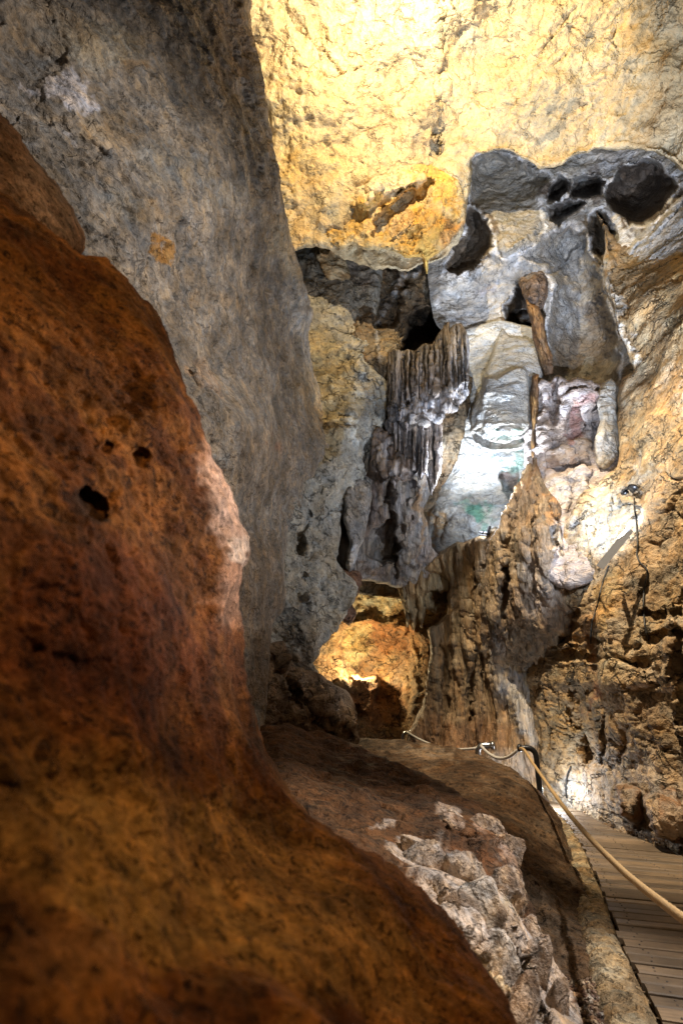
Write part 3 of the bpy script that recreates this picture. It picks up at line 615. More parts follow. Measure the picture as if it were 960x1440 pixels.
rock('white_boss', 'white rounded boss hanging beside the pink flowstone above the tube lamp', 'rock boss',
     [(838, 560), (846, 540), (858, 532), (870, 545), (868, 575), (871, 610), (870, 640), (860, 658), (848, 664), (838, 652), (835, 620), (842, 590)],
     [(845, 545, 8.2), (865, 560, 8.1), (850, 650, 8.2), (852, 610, 7.9), (866, 630, 8.1)], M_smooth, (.60, .57, .53), step=1.3, rnd=(9, .25), jit=1.2, seed=20, thick=.8, rim=5,
     fine=[fb(2., .06), fl(2.5, .05), fc(6., .025)], tints=[(E(852, 650, 18, 14), (.38, .29, .17), .8)])

rock('cave_side_wall', 'tall brown right hand wall of the cave above the boardwalk', 'cave wall',
     [(834, 296), (852, 318), (872, 338), (905, 346), (940, 340), (975, 318), (1040, 290), (1250, 280), (1250, 1200), (1150, 1330), (980, 1260), (850, 1200), (740, 1170), (720, 1060), (690, 1010), (680, 960), (700, 880), (750, 800),
      (780, 770), (796, 735), (806, 712), (820, 690), (838, 684), (852, 668), (868, 655), (868, 600), (866, 560), (872, 534), (890, 520), (884, 505), (870, 470), (862, 440), (852, 408), (848, 372), (850, 330), (842, 300)],
     [(840, 300, 8.4), (872, 335, 8.25), (905, 342, 8.05), (940, 336, 7.6), (1000, 300, 6.95), (900, 400, 7.5), (850, 400, 8.1), (888, 515, 7.8), (970, 400, 6.5), (960, 500, 6.1), (1200, 400, 4.6), (870, 600, 7.8), (960, 650, 5.8), (815, 700, 8.0), (840, 740, 7.6), (800, 760, 8.1), (880, 720, 7.1), (770, 800, 8.9), (850, 670, 7.85), (730, 880, 10.1), (800, 850, 8.3), (860, 800, 7.3), (960, 820, 5.9),
      (700, 950, 10.6), (690, 1020, 10.8), (800, 950, 8.5), (870, 950, 7.1), (960, 950, 5.9), (750, 1060, 9.8), (800, 1135, 9.05), (880, 1160, 7.5), (960, 1190, 6.35), (1150, 1300, 4.6), (1200, 900, 4.3), (1200, 650, 4.4)],
     M_brown, (.36, .255, .16), step=1.9, rnd=(5, .14), jit=2., seed=21, thick=1., fwarp=4,
     feats=[(PG([(846, 300), (852, 330), (852, 400), (864, 450), (878, 495), (886, 512), (898, 505), (884, 480), (872, 440), (862, 400), (858, 340)], 3), -.1),
            (E(885, 694, 16, 9, 20), .18), (PG([(750, 862), (775, 848), (808, 856), (812, 880), (790, 900), (765, 906), (742, 900)], 5), .3), (E(815, 872, 17, 8, 5), -.24), (PG([(740, 914), (800, 916), (850, 926), (905, 930), (905, 936), (840, 933), (790, 924), (740, 921)], 2), .16),
            (PG([(740, 918), (800, 922), (850, 932), (905, 936), (905, 966), (740, 960)], 6), -.1), (PG([(780, 896), (830, 894), (900, 908), (900, 913), (830, 901), (780, 902)], 2), .12),
            (PG([(900, 860), (930, 862), (960, 855), (960, 862), (930, 869), (900, 866)], 2), .14), (E(892, 820, 14, 70, -4, .7), -.12), (E(830, 960, 7, 60, 2), .06), (E(802, 990, 2.5, 50), .12), (PG([(905, 893), (960, 886), (990, 886), (990, 894), (905, 900)], 2), .16), (E(825, 1050, 9, 22), .16), (E(850, 1040, 4, 40, 4), .12), (E(880, 1050, 8, 30, 10), .12),
            (E(862, 700, 3, 60, 4), .06), (E(940, 900, 10, 80, 8, .7), -.12), (E(955, 950, 4, 120, -4, .7), .12)],
     big=[fb((.9, .9, .7), .12, 3)],
     fine=[fl((.5, .5, 2.2), .055, 5, .08), fl((2.2, 2.2, 3.6), .022, 4, .12, 25), fc((2.2, 2.2, 3.4), .02, 4, 1.5, .2), fc((6, 6, 9), .014, 9), ck((.55, .55, 2.4), .07, .035, 3, .55, 1.2, .2), ck((2., 2., .4), .06, .03, 13, .45, 1.2, .2), rd((4, 4, .6), .02, 2, 31)], alt=(.37, .26, .15), altf=.9,
     tints=[(E(850, 730, 46, 56, 10), (.62, .60, .56), .85), (E(895, 600, 22, 90, -10), (.50, .43, .32), .5), (E(910, 430, 70, 110), (.31, .22, .12), .6), (PG([(846, 300), (852, 330), (852, 400), (864, 450), (878, 495), (888, 518), (900, 505), (886, 480), (874, 440), (862, 400), (858, 340)], 2), (.55, .5, .45), .85),  # first pale oval paints the tube lamp's light on the wall
            (E(790, 880, 50, 28), (.18, .095, .04), .65), (E(790, 815, 50, 30), (.44, .38, .30), .75), (E(800, 740, 7, 50, -12), (.6, .58, .58), .7), (E(880, 1100, 110, 60, 18), (.40, .32, .26), .65), (E(858, 850, 18, 50, 5), (.44, .27, .1), .6), (E(830, 950, 8, 70, 3), (.28, .12, .06), .7),
            (E(780, 1020, 40, 70, -20), (.47, .30, .13), .5), (E(795, 1110, 26, 30), (.58, .5, .42), .7), (E(890, 1000, 60, 50), (.30, .2, .12), .5), (E(893, 690, 8, 70), (.58, .55, .52), .6), (E(850, 940, 60, 20), (.35, .26, .16), .5),
            (E(962, 370, 12, 34), (.55, .33, .1), .8), (E(960, 420, 30, 80), (.36, .25, .12), .5), (E(955, 850, 40, 30), (.4, .25, .1), .4)])
# knobbly foot of the wall
for i, (pts, Yc, lab) in enumerate([
        ([(905, 1120), (925, 1096), (945, 1102), (962, 1140), (962, 1190), (930, 1182), (912, 1164)], 6.15, 'rounded grey brown stone at the wall foot by the right edge of the boards'),
        ([(866, 1105), (884, 1090), (902, 1108), (906, 1150), (890, 1162), (872, 1144)], 6.95, 'smaller upright stone at the wall foot beside the boards')]):
    rock('foot_stone', lab, 'stone', pts, [(pts[0][0], pts[0][1], Yc + .3), (pts[2][0], pts[2][1], Yc + .3), (pts[4][0], pts[4][1], Yc + .05), (np.mean([p[0] for p in pts]), np.mean([p[1] for p in pts]), Yc - .1)], M_brown, (.34, .26, .2), step=1.6, rnd=(10, .25), jit=3, seed=40 + i, thick=.6,
         fine=[fb(2.4, .10), fc(5., .07), fl(3., .08), pt(6., .06)], alt=(.28, .16, .09), altf=3.)

# ------------------------------------------------------------------ centre: brown ridge, flowstone, alcove
rock('brown_ridge', 'jagged fibrous brown ridge of flowstone that hides the lamp by the algae', 'flowstone ridge',
     [(734, 662), (738, 654), (744, 650), (748, 655), (752, 645), (755, 642), (758, 662), (762, 680), (770, 686), (778, 696), (786, 715), (788, 745), (798, 790), (815, 840), (820, 900), (790, 940), (742, 960), (716, 960), (690, 940), (674, 900), (676, 840), (681, 790), (690, 762), (704, 726), (718, 702), (727, 684)],
     [(748, 650, 8.9), (770, 690, 8.6), (710, 740, 8.9), (750, 760, 8.3), (795, 800, 8.2), (690, 800, 9.3), (680, 900, 9.9), (740, 900, 9.1), (800, 870, 8.6), (740, 955, 10.), (810, 920, 9.2)],
     M_flute, (.27, .195, .125), step=1.6, rnd=(5, .12), jit=2., seed=22, thick=.2, rim=5,
     feats=[(E(714, 800, 6, 90, 4, .7), .16), (E(695, 820, 9, 110, 4, .8), -.14), (E(735, 790, 7, 70, 3, .8), -.1), (E(765, 770, 9, 80, -5, .8), -.14), (E(752, 720, 4, 50), .1), (E(725, 700, 3, 50, 8), .1), (E(780, 760, 3, 60, -6), .1)],
     fine=[fb((4.4, 4.4, .45), .12, 3), rd((9, 9, 1.), .045, 3, 4), fl((2.5, 2.5, .9), .06), fc(7., .02), fb((12, 12, 4), .015, 3, 7)], alt=(.19, .13, .085), altf=1.,
     tints=[(E(758, 800, 24, 70, -5), (.42, .34, .29), .65), (E(748, 670, 8, 26), (.14, .08, .045), .6), (E(694, 800, 10, 80, 5), (.28, .19, .1), .7), (E(780, 720, 6, 24, -20), (.42, .22, .09), .7), (E(790, 790, 8, 60, -8), (.6, .57, .58), .7), (E(735, 900, 30, 40), (.3, .22, .14), .5)])

rock('flowstone_wall', 'tall tan flowstone wall with vertical flutes behind the handrail', 'flowstone',
     [(592, 800), (606, 786), (622, 772), (650, 764), (676, 752), (700, 740), (740, 800), (750, 900), (750, 960), (770, 1000), (780, 1040), (790, 1110), (740, 1150), (640, 1130), (560, 1080), (570, 1040), (594, 990), (604, 930), (602, 884), (626, 862), (630, 822), (612, 808)],
     [(600, 800, 10.9), (690, 770, 9.9), (640, 850, 10.6), (720, 880, 9.6), (610, 930, 11), (660, 960, 10.5), (600, 1040, 11), (690, 1020, 10.2), (750, 1050, 9.75), (735, 980, 9.75), (760, 1120, 9.6), (750, 900, 9.8), (780, 1040, 10.), (745, 820, 9.7)],
     M_flute, (.36, .25, .145), step=1.7, rnd=(6, .25), jit=2.2, seed=23, thick=1.,
     feats=[(E(700, 880, 12, 120, -2, .8), -.18), (E(668, 900, 5, 120, 2, .8), .14), (E(650, 900, 11, 110, 0, .8), -.14), (E(740, 1020, 14, 60, -24, .8), -.14), (E(625, 960, 9, 80, 0, .8), .12), (E(682, 900, 3, 110, 2, .8), .12), (E(610, 990, 5, 50, 0), -.1)],
     fine=[fb((3.6, 3.6, .4), .15, 3), rd((7, 7, .8), .04, 3, 4), fl((2.4, 2.4, .7), .06), fc(6., .015), fb(8., .012, 3, 7)], alt=(.28, .175, .09), altf=.7,
     tints=[(E(698, 870, 13, 130, -2), (.39, .345, .31), .7), (E(735, 1000, 16, 60, -26), (.47, .43, .4), .7), (E(640, 1040, 90, 36), (.22, .105, .045), .7), (E(640, 800, 40, 30), (.33, .22, .10), .6), (E(715, 960, 10, 12), (.3, .3, .33), .6), (E(620, 950, 20, 80), (.25, .16, .085), .6), (E(655, 900, 10, 90), (.48, .36, .22), .55), (E(710, 1080, 50, 26), (.38, .32, .29), .6)])

rock('alcove_wall', 'rough orange brown wall of the far alcove under the warm lamp', 'cave wall',
     [(430, 770), (560, 770), (660, 780), (660, 900), (640, 980), (610, 1060), (500, 1080), (420, 1050), (410, 900)],
     [(440, 800, 13), (540, 800, 12.8), (640, 800, 12.2), (520, 860, 13.4), (540, 900, 13.8), (560, 960, 13.2), (500, 1000, 13.1), (600, 1000, 12.2), (440, 1000, 12.6), (540, 1060, 12.4), (450, 900, 13.4)],
     M_brown, (.34, .215, .10), step=1.7, rnd=(0, 0), jit=1, seed=24, thick=.6, fwarp=4,
     feats=[(PG([(484, 884), (510, 878), (540, 884), (576, 886), (572, 905), (560, 930), (540, 948), (486, 950), (478, 915)], 4), .4), (PG([(500, 876), (530, 868), (585, 872), (590, 884), (540, 888), (505, 890)], 6), -.25), (E(555, 892, 22, 12, -10), -.5), (PG([(576, 880), (606, 900), (604, 1040), (575, 1040), (580, 960)], 4), -.5), (PG([(474, 950), (490, 950), (528, 949), (534, 953), (530, 972), (515, 1000), (490, 990), (472, 966)], 2), -.45)],
     fine=[fb(1., .10), fl((1.6, 1.6, 2), .07, 5), fc(3., .03), fc(7., .02, 9), pt(4., .05, .45)], alt=(.26, .155, .08), altf=.9,
     tints=[(E(530, 838, 48, 34), (.54, .47, .31), .95), (E(545, 890, 46, 20), (.27, .125, .05), .8), (E(530, 990, 50, 40), (.34, .16, .07), .7), (E(590, 970, 20, 70), (.25, .16, .08), .7), (E(498, 905, 18, 30), (.55, .42, .2), .7)])  # lit arch, reddish shadow band and bright left side painted into the colour
rock('alcove_fringe', 'row of small tan stalactites at the right edge of the alcove mouth', 'stalactites',
     [(558, 812), (585, 802), (620, 806), (636, 826), (634, 852), (612, 864), (600, 858), (594, 886), (588, 872), (582, 888), (576, 872), (572, 884), (568, 862), (562, 846)],
     [(560, 815, 11.2), (630, 815, 10.9), (580, 870, 11.2), (615, 850, 11), (600, 830, 10.9)], M_flute, (.38, .28, .16), step=1.3, rnd=(5, .2), jit=1.5, seed=25, thick=.7, rim=4,
     feats=[(E(617, 840, 18, 14), .35), (E(575, 860, 2, 24), .1), (E(586, 860, 2, 24), .1)], fine=[fb((6, 6, .9), .13, 3), rd((8, 8, 1), .04), fb(8., .015, 3, 7)], alt=(.28, .18, .09), altf=1.5, tints=[(E(622, 842, 14, 14), (.15, .08, .04), .6)])
rock('broken_boulder', 'brown broken boulder with a sloping top at the foot of the grey pillar', 'boulder',
     [(320, 880), (352, 870), (380, 905), (400, 900), (412, 930), (440, 945), (462, 958), (488, 975), (500, 1000), (506, 1034), (500, 1060), (420, 1060), (330, 1050)],
     [(340, 890, 6.6), (400, 910, 7.4), (440, 950, 8.), (500, 1000, 8.6), (360, 1000, 6.8), (430, 1030, 7.5), (500, 1050, 8.4)], M_far, (.20, .135, .085), step=1.7, rnd=(7, .25), jit=3, seed=27, thick=1.,
     feats=[(PG([(420, 960), (470, 970), (495, 1000), (500, 1030), (450, 1000), (425, 985)], 4), -.25), (E(400, 960, 6, 40, -25), .25), (E(440, 1010, 4, 40, -50), .15)],
     fine=[fb(1.4, .12), fc(3., .12), fl((2, 2, 2), .12), fc(7., .04, 9), ck(2., .06)], alt=(.12, .075, .045), altf=1.5,
     tints=[(E(455, 975, 40, 26, 30), (.36, .28, .22), .8), (E(470, 1000, 20, 16), (.4, .32, .27), .6), (E(370, 1010, 50, 40), (.10, .055, .03), .6)])

rock('bridging_stone', 'dark red brown stone wedged above the left side of the alcove mouth', 'stone',
     [(470, 796), (488, 798), (506, 808), (511, 822), (500, 840), (490, 850), (502, 862), (490, 876), (470, 866)], [(480, 805, 9.6), (508, 820, 9.8), (490, 870, 9.8), (488, 835, 9.5)], M_brown, (.19, .10, .065), step=1.3, rnd=(5, .2), jit=2.5, seed=28, thick=.8, rim=4,
     fine=[fb(3., .06), fc(5., .07), fl(3., .07)], alt=(.28, .16, .11), altf=3.)

# ------------------------------------------------------------------ big grey pillar on the left
rock('grey_pillar', 'massive grey pillar of mottled limestone filling the upper left', 'rock pillar',
     [(-260, -160), (345, -160), (353, 0), (360, 60), (370, 120), (384, 200), (398, 280), (410, 340), (424, 390), (436, 420), (440, 445), (433, 475), (438, 510), (452, 560), (468, 600), (473, 622), (460, 655), (440, 690), (424, 716), (408, 752), (400, 790), (402, 830), (398, 860),
      (384, 880), (378, 930), (374, 1000), (368, 1060), (350, 1130), (320, 1180), (200, 1300), (-260, 1500)],
     [(-200, -100, 1.7), (0, 0, 2.4), (200, 0, 3.1), (345, 0, 4.1), (345, -150, 3.6), (0, 300, 2.5), (250, 300, 3.6), (400, 320, 5.8), (430, 440, 7.6), (452, 555, 8.9), (200, 600, 3.6), (350, 600, 5.1), (470, 620, 9.1), (440, 690, 8.6), (405, 752, 8.), (385, 840, 7.), (340, 800, 5.2), (370, 950, 6.4), (250, 900, 4.4), (0, 900, 2.6), (-200, 500, 1.8), (330, 1150, 5.2), (200, 1300, 3.4), (-200, 1450, 1.9)],
     M_grey, (.31, .265, .225), step=2.1, rnd=(18, .3), jit=2., seed=29, thick=2.2, rim=6,
     feats=[(E(30, 110, 70, 90, 10, .8), .12), (PG([(268, 520), (290, 506), (315, 535), (308, 552), (280, 540)], 3), -.06), (E(410, 690, 26, 40, 30), .15), (PG([(228, 345), (240, 342), (256, 354), (250, 362), (234, 354)], 3), .012), (E(120, 210, 40, 14, 30, .7), .05)],
     big=[fb(.9, .10, 3)],
     fine=[fl((2.2, 2.2, 2.2), .03, 4, .1), fc(4., .03, 4, 2.5, .1), fc(10., .02, 9, 4, .05), fb(5., .02, 3, 7), ck((1.4, 2, 1.2), .03, .02, 3, .3, 1.5, .4)], alt=(.22, .19, .165), altf=2.6,
     tints=[(PG([(82, 140), (84, 110), (96, 100), (112, 106), (132, 112), (142, 130), (136, 156), (116, 160), (100, 164), (88, 158)], 2.5), (.60, .56, .59), 1.), (PG([(20, 118), (50, 126), (86, 124), (84, 132), (50, 140), (20, 134)], 2.5), (.46, .42, .43), .85), (E(104, 196, 8, 9), (.5, .46, .46), .7), (E(126, 124, 5, 3, -20, .3), (.05, .05, .06), .9), (E(90, 128, 3, 2, 20, .3), (.06, .06, .06), .8),
            (PG([(224, 340), (242, 340), (260, 354), (254, 366), (232, 356)], 3), (.40, .20, .05), .9), (E(195, 85, 22, 12), (.42, .25, .10), .5),
            (E(140, 60, 60, 40), (.40, .36, .29), .5), (E(330, 60, 40, 80), (.30, .215, .155), .6), (PG([(268, 520), (290, 506), (315, 535), (308, 552), (280, 540)], 3), (.36, .26, .19), .7), (E(400, 350, 20, 60, -15), (.38, .29, .18), .6), (E(440, 560, 26, 70, -15), (.38, .28, .17), .55), (E(150, 180, 40, 24, 20), (.42, .30, .17), .4), (E(300, 420, 40, 20, 30), (.40, .29, .18), .35), (E(220, 300, 30, 14, 20), (.42, .28, .14), .35), (E(380, 650, 60, 60), (.25, .19, .14), .6), (E(365, 820, 40, 90), (.2, .15, .11), .7),
            (E(370, 950, 40, 60), (.11, .075, .05), .75), (E(390, 630, 12, 18), (.28, .14, .09), .5), (E(60, 40, 80, 40), (.26, .19, .12), .5), (E(240, 230, 60, 30, 30), (.36, .34, .31), .4), (E(180, 290, 40, 20, 20), (.38, .36, .33), .4), (E(320, 270, 50, 24, 20), (.37, .35, .32), .4)])
# ------------------------------------------------------------------ ground masses
rock('clay_dome', 'smooth dark brown clay covered dome of rock beside the boardwalk', 'boulder',
     [(470, 1046), (540, 1040), (600, 1043), (648, 1054), (690, 1067), (730, 1088), (762, 1116), (786, 1150), (800, 1188), (820, 1228), (842, 1268), (851, 1296), (846, 1330), (836, 1384), (812, 1410), (780, 1440), (700, 1500), (560, 1500), (480, 1200)],
     [(480, 1050, 9.4), (600, 1045, 8.9), (690, 1068, 8.0), (780, 1148, 6.4), (846, 1290, 4.45), (835, 1385, 3.5), (750, 1250, 4.5), (680, 1130, 6.0), (560, 1130, 6.4), (700, 1400, 3.4), (780, 1350, 3.8), (790, 1240, 4.9)],
     M_soil, (.060, .033, .017), step=(2., 1.4), rnd=(20, .5), jit=2., seed=30, thick=1.,
     feats=[(E(775, 1230, 26, 10, 40, .7), -.05), (E(745, 1260, 14, 40, -20), .07)],
     big=[fb(1.2, .06, 3)], fine=[fl((1.8, 1.8, 1.8), .06, 5), fc(4., .02, 4, 2, .15), fb(5., .015, 3, 7), ck(2., .03, .05, 3, .35)], alt=(.11, .068, .04), altf=1.6,
     rim=8, tints=[(E(745, 1265, 16, 50, -15), (.05, .033, .022), .7), (E(790, 1300, 40, 70, -20), (.125, .085, .055), .7), (E(600, 1055, 60, 8, 5), (.19, .13, .085), .7), (E(845, 1330, 10, 60), (.13, .11, .09), .6)])

OUT_D = [(340, 1030, 6.2), (450, 1030, 6.6), (560, 1075, 5.6), (650, 1120, 4.6), (705, 1160, 4.0), (735, 1240, 3.45), (760, 1310, 3.15), (815, 1430, 2.75), (700, 1440, 2.2), (640, 1320, 2.45), (590, 1230, 2.75), (640, 1180, 3.5), (540, 1170, 3.2), (450, 1110, 3.9), (500, 1230, 2.3), (560, 1400, 1.9), (400, 1060, 4.8), (700, 1290, 2.75)]
outcrop = rock('outcrop', 'clay topped outcrop with a broken pinkish white face in front of the dark dome', 'rock outcrop',
     [(330, 1022), (400, 1020), (450, 1028), (510, 1050), (570, 1078), (620, 1100), (662, 1126), (690, 1140), (706, 1160), (722, 1184), (730, 1216), (738, 1244), (744, 1262), (752, 1296), (770, 1334), (790, 1370), (806, 1400), (822, 1446), (850, 1540), (730, 1540), (690, 1440), (630, 1350), (560, 1275), (480, 1230), (400, 1180), (340, 1100)],
     [(340, 1030, 6.2), (450, 1030, 6.6), (560, 1075, 5.6), (650, 1120, 4.6), (705, 1160, 4.0), (735, 1240, 3.45), (760, 1310, 3.15), (815, 1430, 2.75), (700, 1440, 2.2), (640, 1320, 2.45), (590, 1230, 2.75), (640, 1180, 3.5), (540, 1170, 3.2), (450, 1110, 3.9), (500, 1230, 2.3), (560, 1400, 1.9), (400, 1060, 4.8), (700, 1290, 2.75)],
     M_pale, (.105, .046, .016), step=(2., 1.1), rnd=(6, .14), jit=3., rim=5, graze=2., seed=31, thick=.9,
     feats=[(E(645, 1185, 30, 16, 30), .14), (E(600, 1200, 40, 8, 38), .06), (E(690, 1290, 10, 60, -28, .8), .16), (E(720, 1330, 12, 60, -25, .8), -.08), (E(655, 1290, 34, 42, -30, .8), -.08), (E(655, 1345, 60, 6, 25, .8), .08), (E(700, 1390, 26, 40, 0, .8), -.08), (E(745, 1390, 5, 60, -25), .1)],
     big=[fb(2., .06, 3)],
     fine=[fc(3.2, .05, 4, 2, .12), fl((2.5, 2.5, 2.5), .05, 4), fb(5., .02, 3, 7)], alt=(.07, .033, .014), altf=2.5,
     tints=[(PG([(556, 1190), (585, 1170), (606, 1178), (640, 1205), (672, 1230), (700, 1240), (735, 1240), (745, 1290), (775, 1340), (830, 1460), (850, 1540), (690, 1540), (690, 1400), (650, 1330), (600, 1260)], 9), (.50, .40, .335), .95),
            (E(634, 1150, 18, 12, 30), (.46, .35, .28), .8), (E(680, 1170, 14, 16), (.40, .26, .19), .8), (E(716, 1200, 14, 36, -15), (.38, .25, .18), .8), (E(536, 1162, 12, 6), (.46, .36, .3), .85), (E(565, 1172, 10, 6), (.45, .36, .3), .7),
            (E(690, 1370, 30, 34), (.60, .46, .29), .8), (E(720, 1260, 22, 26), (.52, .37, .2), .6), (E(660, 1345, 44, 8, 25), (.15, .11, .08), .75), (E(755, 1400, 30, 50, -20), (.33, .27, .24), .8), (E(690, 1295, 7, 46, -28), (.14, .085, .05), .8), (E(650, 1206, 34, 10, 35), (.12, .055, .025), .7), (E(690, 1205, 18, 22, 20), (.14, .06, .025), .7)])

def stone_mesh(r, seed, squash, flat=.5):
    """a broken stone: a ball cut by random planes, then roughened"""
    rs = np.random.RandomState(seed); bm = bmesh.new(); bmesh.ops.create_icosphere(bm, subdivisions=5, radius=1.)
    P = np.array([v.co[:] for v in bm.verts]); f = [[v.index for v in q.verts] for q in bm.faces]; bm.free()
    for k in range(11):
        n = rs.normal(size=3); n /= np.linalg.norm(n); d = rs.uniform(.42, .8); ex = np.maximum(P @ n - d, 0); P = P - n * (ex * .88)[:, None]
    P = P * (1 + .10 * fbm(P * 1.6 + seed, 4, seed) + .05 * fbm(P * 6 + seed, 3, seed))[:, None]
    P = P * (1 + .05 * h_facet(P + seed, 3., 1., seed))[:, None]
    return P * np.array(squash) * r, f
PALE = [((.46, .37, .31), ), ((.40, .31, .25), ), ((.52, .43, .36), ), ((.34, .25, .19), )]
for k, (x, y, rp, sq, ci) in enumerate([(652, 1300, 74, (.85, .55, 1.15), 2), (606, 1220, 48, (1.2, .6, .8), 0), (660, 1245, 46, (1.1, .6, .9), 0), (706, 1262, 40, (.8, .6, 1.2), 1), (690, 1380, 52, (.95, .55, 1.15), 2), (742, 1370, 46, (.6, .55, 1.6), 3),
                                   (782, 1420, 40, (.6, .55, 1.5), 3), (684, 1166, 22, (1.2, .7, .8), 1), (714, 1196, 28, (.8, .6, 1.2), 3), (640, 1152, 16, (1.3, .7, .7), 0), (730, 1435, 46, (.8, .6, 1.3), 3), (580, 1184, 20, (1.3, .6, .7), 0), (745, 1320, 28, (.7, .6, 1.3), 1)]):
    Yc = float(field(OUT_D, np.array([float(x)]), np.array([float(y)]))[0]); d = ray(x, y); tt = Yc / d[1]; r = rp * tt / F
    P_, f_ = stone_mesh(r, 60 + k, sq); P_ = P_ @ np.array(Matrix.Rotation(-.35, 3, 'Y')) + at(x, y, Yc + r * .42)
    o = link_mesh('stone', P_, f_, M_pale, outcrop, True); o.location = -outcrop.location
    C = np.ones((len(P_), 4)); w = sstep(.05, .35, fbm(P_ * 6, 4, k))[:, None] * .75; C[:, :3] = np.array(PALE[ci][0]) * (1 - w) + np.array((.16, .10, .065)) * w
    o.data.attributes.new('Col', 'FLOAT_COLOR', 'POINT').data.foreach_set('color', C.astype(np.float32).ravel())

rock('foreground_rock', 'dark rust orange pitted rock bulging at the near left edge', 'boulder',
     [(-260, 250), (-60, 230), (30, 290), (70, 320), (118, 358), (150, 362), (182, 396), (214, 436), (240, 480), (258, 530), (275, 580), (286, 612), (306, 650), (326, 690), (336, 735), (352, 756), (352, 780), (340, 800), (338, 850), (345, 890), (346, 930), (354, 985), (366, 1036), (392, 1085), (418, 1128), (440, 1152), (490, 1186), (540, 1214), (590, 1256), (636, 1302), (672, 1352), (704, 1400), (740, 1470), (780, 1560), (-260, 1560)],
     [(-200, 300, .80), (0, 350, .95), (120, 370, 1.15), (260, 560, 1.25), (340, 770, 1.42), (342, 880, 1.45), (365, 1035, 1.5), (430, 1150, 1.45), (560, 1240, 1.3), (700, 1420, 1.15), (150, 700, .95), (0, 700, .72), (250, 850, 1.1), (100, 1000, .78), (250, 1080, .95), (0, 1100, .6), (200, 1250, .72), (450, 1300, 1.0), (0, 1400, .5), (300, 1420, .68), (550, 1430, .95), (-200, 900, .5), (-200, 1300, .40), (-200, 1560, .31), (100, 1560, .36), (400, 1560, .47), (650, 1560, .7), (780, 1560, .85)],
     M_near, (.16, .056, .010), step=2.6, rnd=(30, .16), jit=2.5, seed=32, thick=.7, rim=6,
     feats=[(PG([(108, 700), (122, 690), (142, 702), (150, 722), (138, 732), (120, 722)], 5), .035), (E(200, 645, 14, 12), .03), (E(150, 628, 9, 4), .02), (E(120, 1110, 220, 30, -8, .9), .02)],
     big=[fb(3., .03, 3)],
     fine=[fb(9., .012, 5, 7), pt((24, 24, 30), .006, .38, 5, .14), fc(22., .006, 9, 6, .03), fb(40., .003, 3, 17)], alt=(.085, .026, .005), altf=6.,
     tints=[(PG([(100, 702), (122, 688), (146, 700), (154, 724), (138, 736), (118, 724)], 7), (.02, .009, .004), .85), (E(200, 648, 11, 9), (.02, .01, .005), .8), (E(322, 700, 34, 100, -18), (.46, .30, .23), .85), (E(325, 830, 24, 60), (.33, .19, .13), .7), (E(345, 770, 14, 30), (.55, .42, .34), .8),  # pinkish pale tints paint the rim light along the right edge
            (E(250, 1230, 320, 130, 20), (.27, .132, .033), .8), (E(420, 1270, 260, 70, 35), (.27, .125, .034), .75), (E(140, 900, 170, 150), (.085, .021, .005), .8), (E(100, 480, 140, 50, 45), (.17, .062, .015), .6), (E(80, 1350, 90, 50), (.10, .045, .016), .6),
            (E(420, 1110, 20, 50, -30), (.24, .125, .045), .6)])
rock('leaning_slab', 'blurred pinkish brown slab leaning above the near orange rock', 'boulder',
     [(-260, 60), (-40, 130), (0, 158), (24, 184), (50, 222), (80, 260), (100, 292), (116, 322), (122, 350), (112, 362), (60, 420), (-260, 500)],
     [(-200, 100, .9), (0, 170, 1.2), (110, 330, 1.45), (40, 320, 1.25), (-100, 350, 1.0)], M_near, (.20, .10, .055), step=2.6, rnd=(30, .16), jit=2., seed=33, thick=.6,
     big=[fb(3., .02, 3)], fine=[fb(14., .012, 5, 7), pt((30,) * 3, .008, .42), fb(70., .002, 3, 17)], alt=(.17, .085, .045), altf=6.,
     tints=[(E(70, 280, 50, 70, -35), (.33, .21, .15), .6), (E(20, 290, 30, 30), (.12, .06, .03), .7)])

# ------------------------------------------------------------------ ground sheet, boardwalk, kerb, gravel
def gp(px, py, z=0.):
    d = ray(px, py); t = (z - CAMZ) / d[..., 2]
    p = d * t[..., None]; p[..., 2] += CAMZ; return p
gx, gy = np.meshgrid(np.linspace(-7, 7.2, 160), np.linspace(1.2, 17, 200))
g = np.c_[gx.ravel(), gy.ravel(), np.zeros(gx.size)]
g[:, 2] = -.09 + .05 * fbm(g * 1.2, 4, 3) + .01 * fbm(g * 12, 3, 5)
ii = np.arange(gx.size).reshape(gx.shape)
Qg = np.stack([ii[:-1, :-1], ii[:-1, 1:], ii[1:, 1:], ii[1:, :-1]], -1).reshape(-1, 4)
o = link_mesh('ground', g, Qg, M_soil); tag(o, kind='structure')
C = np.ones((len(g), 4)); C[:, :3] = (.2, .135, .08); o.data.attributes.new('Col', 'FLOAT_COLOR', 'POINT').data.foreach_set('color', C.astype(np.float32).ravel())

# left edge of the boards as it runs on the ground, then the boards across it
EL = np.array([(1.02, 1.2), (1.20, 2.1), (1.41, 3.0), (1.70, 4.0), (2.02, 4.95), (2.42, 6.2), (2.78, 7.5), (2.98, 8.6), (2.9, 9.6)])
ER = np.array([(3.3, .3), (3.5, 1.3), (3.6, 2.6), (3.5, 4.3), (3.28, 5.6), (3.2, 7.2), (3.3, 8.5), (3.2, 9.6)])
def poly_at(a, s):
    k = np.r_[0, np.cumsum(np.hypot(*np.diff(a, axis=0).T))]; k /= k[-1]
    return np.array([np.interp(s, k, a[:, 0]), np.interp(s, k, a[:, 1])])
M_plank = bpy.data.materials.new('worn brown boards'); t = nt(M_plank); L = t.links.new
out = node(t, 'ShaderNodeOutputMaterial'); b = node(t, 'ShaderNodeBsdfPrincipled', Roughness=.62); L(b.outputs[0], out.inputs[0])
